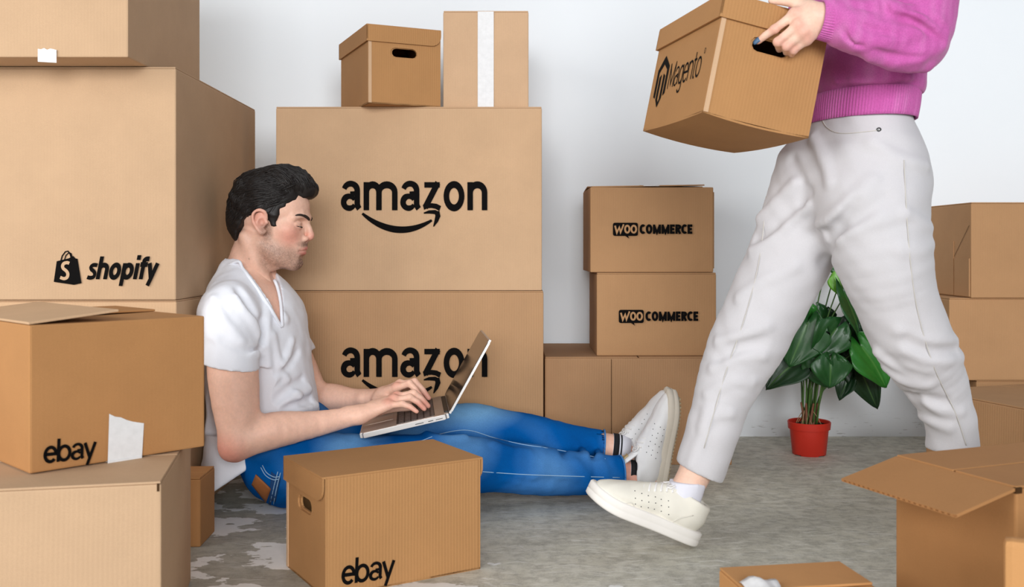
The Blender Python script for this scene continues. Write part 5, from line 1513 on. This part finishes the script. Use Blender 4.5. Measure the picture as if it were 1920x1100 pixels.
for pix, r, rise in [([(1650, 660), (1690, 690), (1735, 700)], .010, .006), ([(1665, 690), (1700, 715), (1745, 720)], .010, .006), ([(1705, 770), (1740, 785), (1780, 800)], .008, .004), ([(1720, 735), (1760, 765), (1800, 770)], .009, .004),
                     ([(1400, 430), (1440, 400), (1500, 340)], .012, .005), ([(1415, 470), (1450, 450), (1520, 380)], .012, .005), ([(1390, 560), (1430, 530), (1490, 500)], .010, .004), ([(1350, 640), (1390, 630), (1440, 610)], .010, .005),
                     ([(1340, 690), (1380, 670), (1430, 665)], .010, .005), ([(1330, 740), (1370, 715), (1410, 715)], .009, .004), ([(1320, 800), (1340, 780), (1370, 775)], .009, .004), ([(1540, 420), (1580, 395), (1640, 340)], .012, .005),
                     ([(1560, 460), (1610, 430), (1690, 400)], .012, .005), ([(1700, 400), (1730, 420), (1752, 430)], .010, .004), ([(1690, 470), (1725, 470), (1752, 455)], .010, .005), ([(1640, 270), (1690, 300), (1735, 310)], .010, .004),
                     ([(1530, 260), (1550, 300), (1560, 340)], .010, .004), ([(1690, 620), (1740, 640), (1790, 640)], .010, .005), ([(1700, 655), (1750, 675), (1800, 670)], .010, .005), ([(1330, 770), (1320, 820), (1300, 870)], .010, .003)]:
    pf(pix, r, rise)
for pix, r, rise in [([(1660, 675), (1695, 702), (1740, 710)], .009, .006), ([(1700, 740), (1735, 752), (1770, 755)], .009, .005), ([(1405, 450), (1445, 425), (1510, 362)], .010, .005), ([(1345, 668), (1385, 650), (1430, 640)], .009, .004),
                     ([(1545, 440), (1590, 415), (1660, 370)], .010, .005), ([(1545, 490), (1560, 440), (1600, 380)], .009, .004), ([(1700, 640), (1745, 660), (1795, 655)], .009, .005), ([(1480, 300), (1500, 340), (1500, 380)], .009, .004)]:
    pf(pix, r, rise, 's')
S.wobble(.0011, 30, 51); S.wobble(.0009, 85, 52)
hemA, hemB = PP(1264, 864, 2.19), PP(1358, 906, 2.19); hd = hemB - hemA; nrm_ = np.cross(hd, (0, 1, 0)); nrm_ = nrm_ if nrm_[2] < 0 else -nrm_
S.cut(hemA, nrm_, .001, (.26, 2.05, .10), (.56, 2.36, .40)); S.chain([PP(1322, 850, 2.19), PP(1300, 920, 2.19)], [.040, .0455], .002, 's')
S.cut(PP(1786, 840, 2.13), (.05, 0, -1), .001, (.80, 1.98, .10), (1.06, 2.28, .26)); S.chain([PP(1785, 815, 2.125), PP(1787, 880, 2.135)], [.042, .045], .002, 's')
S.cut((0, 0, .965), (0, 0, 1))
tr = sdf_obj('trousers', S, M_wtrouser, wom, 1); ST = S
M_seam = plain('trouser_seam', srgb(206, 202, 194), .9)
st = [seam_path(ST, pp, 1.8, 2.36, 8, .0013) for pp in ([(1695, 300), (1700, 400), (1708, 500), (1722, 590), (1752, 690), (1790, 770), (1812, 835)], [(1540, 222), (1552, 240), (1580, 250), (1648, 244)], [(1440, 330), (1425, 480), (1395, 600), (1360, 700), (1320, 840)])]
tubes_obj('seam_stitching', [(p_, .0009) for p_ in st if len(p_) > 4], M_seam, tr, 5, world=True)
q = on_surface(ST, 1648, 243, 1.8, 2.36, 0)
if q is not None:

    tubes_obj('rivet', [(np.array([q + (0, .002, 0), q - (0, .0012, 0), q - (0, .002, 0)]), [.0048, .0046, .003])], plain('dark_metal_rivet', srgb(90, 92, 92), .35, .5, .8), tr, 14, world=True)
    tubes_obj('rivet_boss', [(np.array([q - (0, .0018, 0), q - (0, .003, 0)]), [.0022, .0016])], plain('bright_metal', srgb(200, 200, 198), .3, .5, .8), tr, 10, world=True)

# sweater
S = SDF((.50, 1.79, .93), (.94, 2.44, 1.44), .0044)
S.chain([(.744, 2.10, .972), (.752, 2.10, 1.018), (.757, 2.10, 1.10), (.760, 2.10, 1.20), (.760, 2.10, 1.29)], [.096, .106, .106, .112, .095], .02, flat=(lt_, [1.36, 1.40, 1.42, 1.48, 1.55]), n=4)
shn, shf = np.array((.772, 1.935, 1.305)), np.array((.735, 2.262, 1.305)); eln = np.array((.772, 1.885, 1.052)); elf = np.array((.655, 2.335, 1.06)); wf = np.array((.515, 2.292, 1.085))
S.chain([shn, (.757, 2.10, 1.345), shf], [.062, .072, .062], .04, n=3)
S.chain([shn, (.786, 1.895, 1.17), (.776, 1.887, 1.085)], [.072, .071, .066], .025, n=3)
cu0, cu1 = PP(1584, 43, 1.866), PP(1536, 36, 1.864)
S.chain([eln, (.745, 1.878, 1.058), (.690, 1.872, 1.074), cu0, cu0 + (cu1 - cu0) * .25], [.059, .0600, .057, .047, .039], .002, n=3)
S.chain([shf, (.700, 2.31, 1.18), elf], [.068, .064, .058], .025, n=3); S.chain([elf, elf * .5 + wf * .5, wf + (.02, 0, 0)], [.057, .052, .040], .014, n=3)
S.chain([(.757, 2.10, 1.34), (.755, 2.10, 1.395)], [.075, .066], .03)
for pix, r, rise in [([(1590, 30), (1640, 55), (1700, 70)], .012, .006), ([(1610, 80), (1660, 70), (1720, 60)], .012, .006), ([(1660, 22), (1710, 28), (1765, 62)], .014, .014), ([(1600, 60), (1660, 82), (1720, 96)], .016, .008), ([(1640, 100), (1690, 118), (1740, 120)], .014, .007), ([(1650, 5), (1700, 15), (1755, 40)], .010, .006), ([(1680, 110), (1720, 105), (1765, 85)], .010, .005),
                     ([(1560, 150), (1600, 120), (1620, 100)], .012, .005), ([(1580, 160), (1640, 150), (1700, 150)], .012, .005)]:
    pf(pix, r, rise, 'u', 1.7, 2.4)
for pix, r, rise in [([(1600, 42), (1650, 58), (1702, 64)], .006, .009), ([(1640, 96), (1688, 108), (1735, 106)], .005, .007), ([(1600, 8), (1640, 18), (1668, 16)], .006, .009), ([(1662, 30), (1712, 36), (1768, 80)], .007, .015),
                     ([(1700, 10), (1738, 22), (1773, 56)], .006, .010), ([(1582, 58), (1594, 74), (1616, 88)], .006, .012), ([(1560, 165), (1640, 165), (1720, 160)], .008, .007), ([(1655, 0), (1662, 14), (1660, 30)], .007, .012), ([(1560, 130), (1590, 118), (1625, 112)], .007, .007)]:
    pf(pix, r, rise, 's', 1.7, 2.4, .007)
S.wobble(.0018, 34, 61); S.wobble(.0009, 90, 62)
S.cut((0, 0, .978), (0, 0, -1), .004); S.chain([(.755, 2.10, 1.36), (.755, 2.10, 1.44)], [.056, .062], .004, 's')
def wool_cols(V):
    b_ = np.array(srgb(203, 100, 172)); l_ = np.array(srgb(222, 144, 198)); d_ = np.array(srgb(176, 68, 142))
    n = noise3(V, 55, 71)[:, None]; m = noise3(V * (1, 1, .4), 210, 72)[:, None]; v = .10 * n + .16 * m
    return b_ + (l_ - b_) * np.clip(v, 0, .6) + (d_ - b_) * np.clip(-v, 0, .6)
sw = sdf_obj('sweater', S, M_wool, wom, 1, wool_cols); SW = S
def ribbed(name, c0, c1, ax_a, ax_b, ra, rb, N, par, flare=(1, 1), amp=.0011):
    """ribbed band between two centres; ra/rb half axes at both ends"""
    V = []; Fc = []; m = N * 6; L = 9; c0 = np.array(c0); c1 = np.array(c1)
    for i in range(L):
        t = i / (L - 1); c = c0 * (1 - t) + c1 * t; bul = 1 + .012 * math.sin(math.pi * t); k = (1 - t) * flare[0] + t * flare[1]
        for j in range(m):
            a = 2 * math.pi * j / m; r = amp * math.cos(6.2831853 * j / 6); 
            V.append(c + ax_a * math.cos(a) * (ra * k * bul + r) + ax_b * math.sin(a) * (rb * k * bul + r))
    for i in range(L - 1):
        for j in range(m): Fc.append((i * m + j, i * m + (j + 1) % m, (i + 1) * m + (j + 1) % m, (i + 1) * m + j))
    V = np.array(V); o = mesh_obj(name, V, Fc, M_wool, par, True, cols=wool_cols(V), world=True); md = o.modifiers.new('thick', 'SOLIDIFY'); md.thickness = .003; md.offset = -1; return o
ribbed('ribbed_hem', (.7465, 2.10, .986), (.740, 2.10, .9275), fw_, lt_, .0985, .1400, 118, sw, (1.0, .985))
cd = cu1 - cu0; cd /= np.linalg.norm(cd); ca = np.cross(cd, (0, 1, 0)); ca /= np.linalg.norm(ca); cb = np.cross(cd, ca)
ribbed('ribbed_cuff', cu0 - cd * .004, cu1, ca, cb, .0425, .038, 46, sw, (1.02, .86), .0010)
cf = wf - elf; cf /= np.linalg.norm(cf); ca = np.cross(cf, (0, 0, 1)); ca /= np.linalg.norm(ca); cb = np.cross(cf, ca)
ribbed('ribbed_cuff', wf - cf * .012, wf + cf * .04, ca, cb, .040, .038, 46, sw, (1.0, .86), .0010)

# body: torso, neck, head, hands, legs
HW = Xf((.745, 2.10, 1.475), fw_ + np.array((0, 0, -.12)), (0, 0, 1)); HSW = .94
S = SDF((.56, 1.86, .80), (.92, 2.36, 1.40), .007)
S.chain([(.735, 2.10, .86), (.742, 2.10, .98), (.760, 2.10, 1.10), (.760, 2.10, 1.20), (.758, 2.10, 1.29)], [.080, .072, .086, .098, .07], .02, flat=(lt_, [1.3, 1.35, 1.4, 1.5, 1.6]), n=3)
S.chain([shn, (.757, 2.10, 1.335), shf], [.045, .052, .045], .04, n=3)
Vt, Ft = S.mesh()
S = SDF((.56, 1.95, 1.30), (.90, 2.25, 1.63), .0034)
S.chain([(.757, 2.10, 1.32), (.752, 2.10, 1.38), (.738, 2.10, 1.45)], [.06, .048, .048], .02, n=3); head_sdf(S, HW, HSW, True)
Vh, Fh = S.mesh(); Vh = smooth_mesh(Vh, Fh, 1)
W1 = PP(1530, 33, 1.866)
S = SDF((.43, 1.82, .99), (.84, 1.96, 1.36), .0026)
S.chain([shn, (.784, 1.90, 1.17), eln], [.045, .042, .038], .02); S.chain([eln, (.69, 1.872, 1.074), cu0, W1], [.038, .036, .029, .0235], .02)
S.chain([W1 + (.03, 0, 0), W1 + (-.006, 0, 0)], [.0235, .0225], .012, flat=(np.array((.15, 0, 1.0)), 1.20))
m_ = [PP(1490, 26, 1.868), PP(1496, 47, 1.861), PP(1505, 62, 1.862), PP(1513, 74, 1.868)]
p_ = [PP(1452, 55, 1.876), PP(1458, 79, 1.872), PP(1475, 88, 1.873), PP(1488, 95, 1.878)]
t_ = [PP(1421, 78, 1.898), PP(1461, 93, 1.912), PP(1474, 99, 1.912), PP(1484, 104, 1.914)]
hand(S, W1, m_, p_, t_, [PP(1514, 16, 1.876), PP(1490, 4, 1.884), PP(1467, 1, 1.893), PP(1447, 1, 1.899)], k=.009, fr=.90, dorsal=(-.1, -.9, .3), up_bulge=.002)
S.wobble(.0002, 200, 81)
Vr, Fr = S.mesh(); Vr = smooth_mesh(Vr, Fr, 1)
S = SDF((.37, 2.16, .98), (.76, 2.40, 1.36), .0032)
S.chain([shf, (.700, 2.31, 1.18), elf], [.045, .042, .038], .02); S.chain([elf, wf, (.485, 2.285, 1.088)], [.036, .028, .0225], .02)
hand(S, (.490, 2.285, 1.088), [(.425, 2.281, 1.092), (.432, 2.285, 1.074), (.440, 2.284, 1.057), (.449, 2.280, 1.042)], [(.400, 2.268, 1.082), (.407, 2.272, 1.062), (.418, 2.272, 1.046), (.430, 2.270, 1.034)],
     [(.418, 2.232, 1.068), (.424, 2.232, 1.058), (.430, 2.234, 1.050), (.438, 2.236, 1.043)], [(.470, 2.282, 1.104), (.440, 2.262, 1.135), (.425, 2.250, 1.160), (.418, 2.236, 1.168)], fr=.9, dorsal=(-.3, .7, .3), up_bulge=.001)
Vq, Fq = S.mesh(); Vq = smooth_mesh(Vq, Fq, 1)
S = SDF((.30, 1.90, .03), (1.06, 2.32, .92), .0062)
S.chain([(.745, 2.04, .86)] + ln[:-1] + [ln[-1], PP(1789, 880, 2.135)], [.08] + [max(r - .020, .034) for r in rn[:-1]] + [.034, .034], .03, n=2)
S.chain([(.74, 2.16, .86)] + lf[:-2] + [PP(1336, 800, 2.19)], [.08] + [max(r - .020, .036) for r in rf[:-2]] + [.040], .03, n=2)
Vk, Fk = S.mesh()
S = SDF((.30, 2.11, .06), (.50, 2.28, .32), .0034)
S.chain([PP(1336, 800, 2.19), PP(1306, 880, 2.185), PP(1288, 915, 2.18), PP(1276, 950, 2.178)], [.044, .037, .0345, .036], .01, n=3)
Va2, Fa2 = S.mesh(); Va2 = smooth_mesh(Va2, Fa2, 1)
Vn = []; Fn = []; o_ = 0
for v, f in ((Vt, Ft), (Vh, Fh), (Vr, Fr), (Vq, Fq), (Vk, Fk), (Va2, Fa2)): Vn.append(v); Fn.append(f + o_); o_ += len(v)
Vn = np.concatenate(Vn); Fn = np.concatenate(Fn)
cols = np.tile(SK_F, (len(Vn), 1)) * (1 + .03 * noise3(Vn, 50, 91)[:, None])
a, b = len(Vt), len(Vt) + len(Vh); cols[a:b] = face_colors(Vn[a:b], HW, HSW, SK_F, SK_FR, srgb(206, 112, 108))
for t in m_ + p_: cols = blend(cols, Vn, t + np.array((0, -.008, 0)), .018, SK_FR, .45)
cols = blend(cols, Vn, t_[0], .018, SK_FR, .4)
wb = mesh_obj('body', Vn, Fn, M_skin_w, wom, True, cols=cols, world=True)
brow_lashes(wom, HW, HSW, M_brow)
# nails
def nail(t, e, n_, w=.0048, l=.012, r=.0072):
    t = np.array(t, float); e = np.array(e, float); e /= np.linalg.norm(e); n_ = np.array(n_, float); n_ -= e * (n_ @ e); n_ /= np.linalg.norm(n_); sd_ = np.cross(e, n_); V = []
    for i in range(6):
        for j in range(-3, 4):
            u_ = i / 5; ww = w * (1 - .35 * max(0, u_ - .6) ** 2 * 6); a = j / 3 * .9
            V.append(t + e * (-l * .45 + l * u_) + sd_ * (ww * math.sin(a) / .78) + n_ * (r * (.22 + .78 * math.cos(a)) + .0006 - .0012 * u_ * u_))
    Fc = [(i * 7 + j, i * 7 + j + 1, (i + 1) * 7 + j + 1, (i + 1) * 7 + j) for i in range(5) for j in range(6)]
    o = mesh_obj('fingernail', V, Fc, M_nail, wom, True, world=True); md = o.modifiers.new('thick', 'SOLIDIFY'); md.thickness = .0008; return o
nail(t_[0], t_[0] - p_[0], (-.25, -.9, .35), .0055, .015, .0066)
nail(PP(1447, 1, 1.899), PP(1447, 1, 1.899) - PP(1467, 1, 1.893), (-.1, -.45, .9), .0055, .013, .0072)
# hair: shoulder length, brown
lo_ = np.minimum(HW(-.18, -.16, -.24), HW(.18, .16, .20)); hi_ = np.maximum(HW(-.18, -.16, -.24), HW(.18, .16, .20))
S = SDF(np.minimum(lo_, hi_) - .02, np.maximum(lo_, hi_) + .02, .005)
S.ell(HW(.004, 0, .052), np.array((.112, .090, .096)) * HSW, .01, R=HW.R)
for y in (-.075, -.045, 0, .045, .075): S.chain([HW(-.055, y * .9, .06), HW(-.085, y, -.04), HW(-.075, y * 1.05, -.16)], [.035, .034, .020], .02, n=3)
for s in (-1, 1): S.chain([HW(.02, s * .072, .06), HW(-.015, s * .086, -.03), HW(-.02, s * .088, -.15)], [.022, .022, .013], .02, n=3)
S.chain([HW(.128, -.1, -.022), HW(.128, .1, -.022)], [.092, .092], .006, 's')
S.wobble(.0022, 110, 95, stretch=(1.2, 1.2, .35))
M_hair_w = plain('light_brown_hair', srgb(92, 62, 42), .5, .4, noise=.25)
hw = sdf_obj('hair', S, M_hair_w, wom, 1)
# sock and trainers
S = SDF((.28, 2.09, .0), (.46, 2.28, .24), .0034)
s0_, s1_ = PP(1289, 905, 2.18), PP(1270, 968, 2.176)
s1_ = PP(1277, 948, 2.177)
S.chain([s0_, s1_], [.0400, .0370], .005); S.cut(s0_ + (0, 0, .004), np.array(s0_ - s1_) + np.array((-.012, 0, 0)), .001)
S.wobble(.0006, 120, 97)
sdf_obj('sock', S, M_sock, wom, 1)
T = Xf((.402, 2.176, .0065), (-.252, -.020, .112), (.4, 0, .92))
fs_ = shoe(wom, T, .272, M_shoe_c, M_solew, .031, name='trainer', side=1, collar=.096)
SS = shoe.S; M_panel = plain('shoe_panel_edge', srgb(216, 212, 202), .8)
st = [seam_path(SS, pp, 2.0, 2.3, 6, .0004) for pp in ([(1250, 986), (1262, 978), (1276, 971), (1300, 966)], [(1100, 932), (1118, 942), (1148, 949), (1165, 944), (1184, 942), (1190, 952), (1196, 964)]     )]
tubes_obj('panel_edge', [(p_, .0013) for p_ in st if len(p_) > 4], M_panel, fs_, 5, world=True)
T2 = Xf((1.135, 2.15, .121), (-.90, 0, -.42), (-.42, 0, .90))
shoe(wom, T2, .272, M_shoe_c, M_solew, .031, name='trainer', side=1, collar=.096, h=.004)
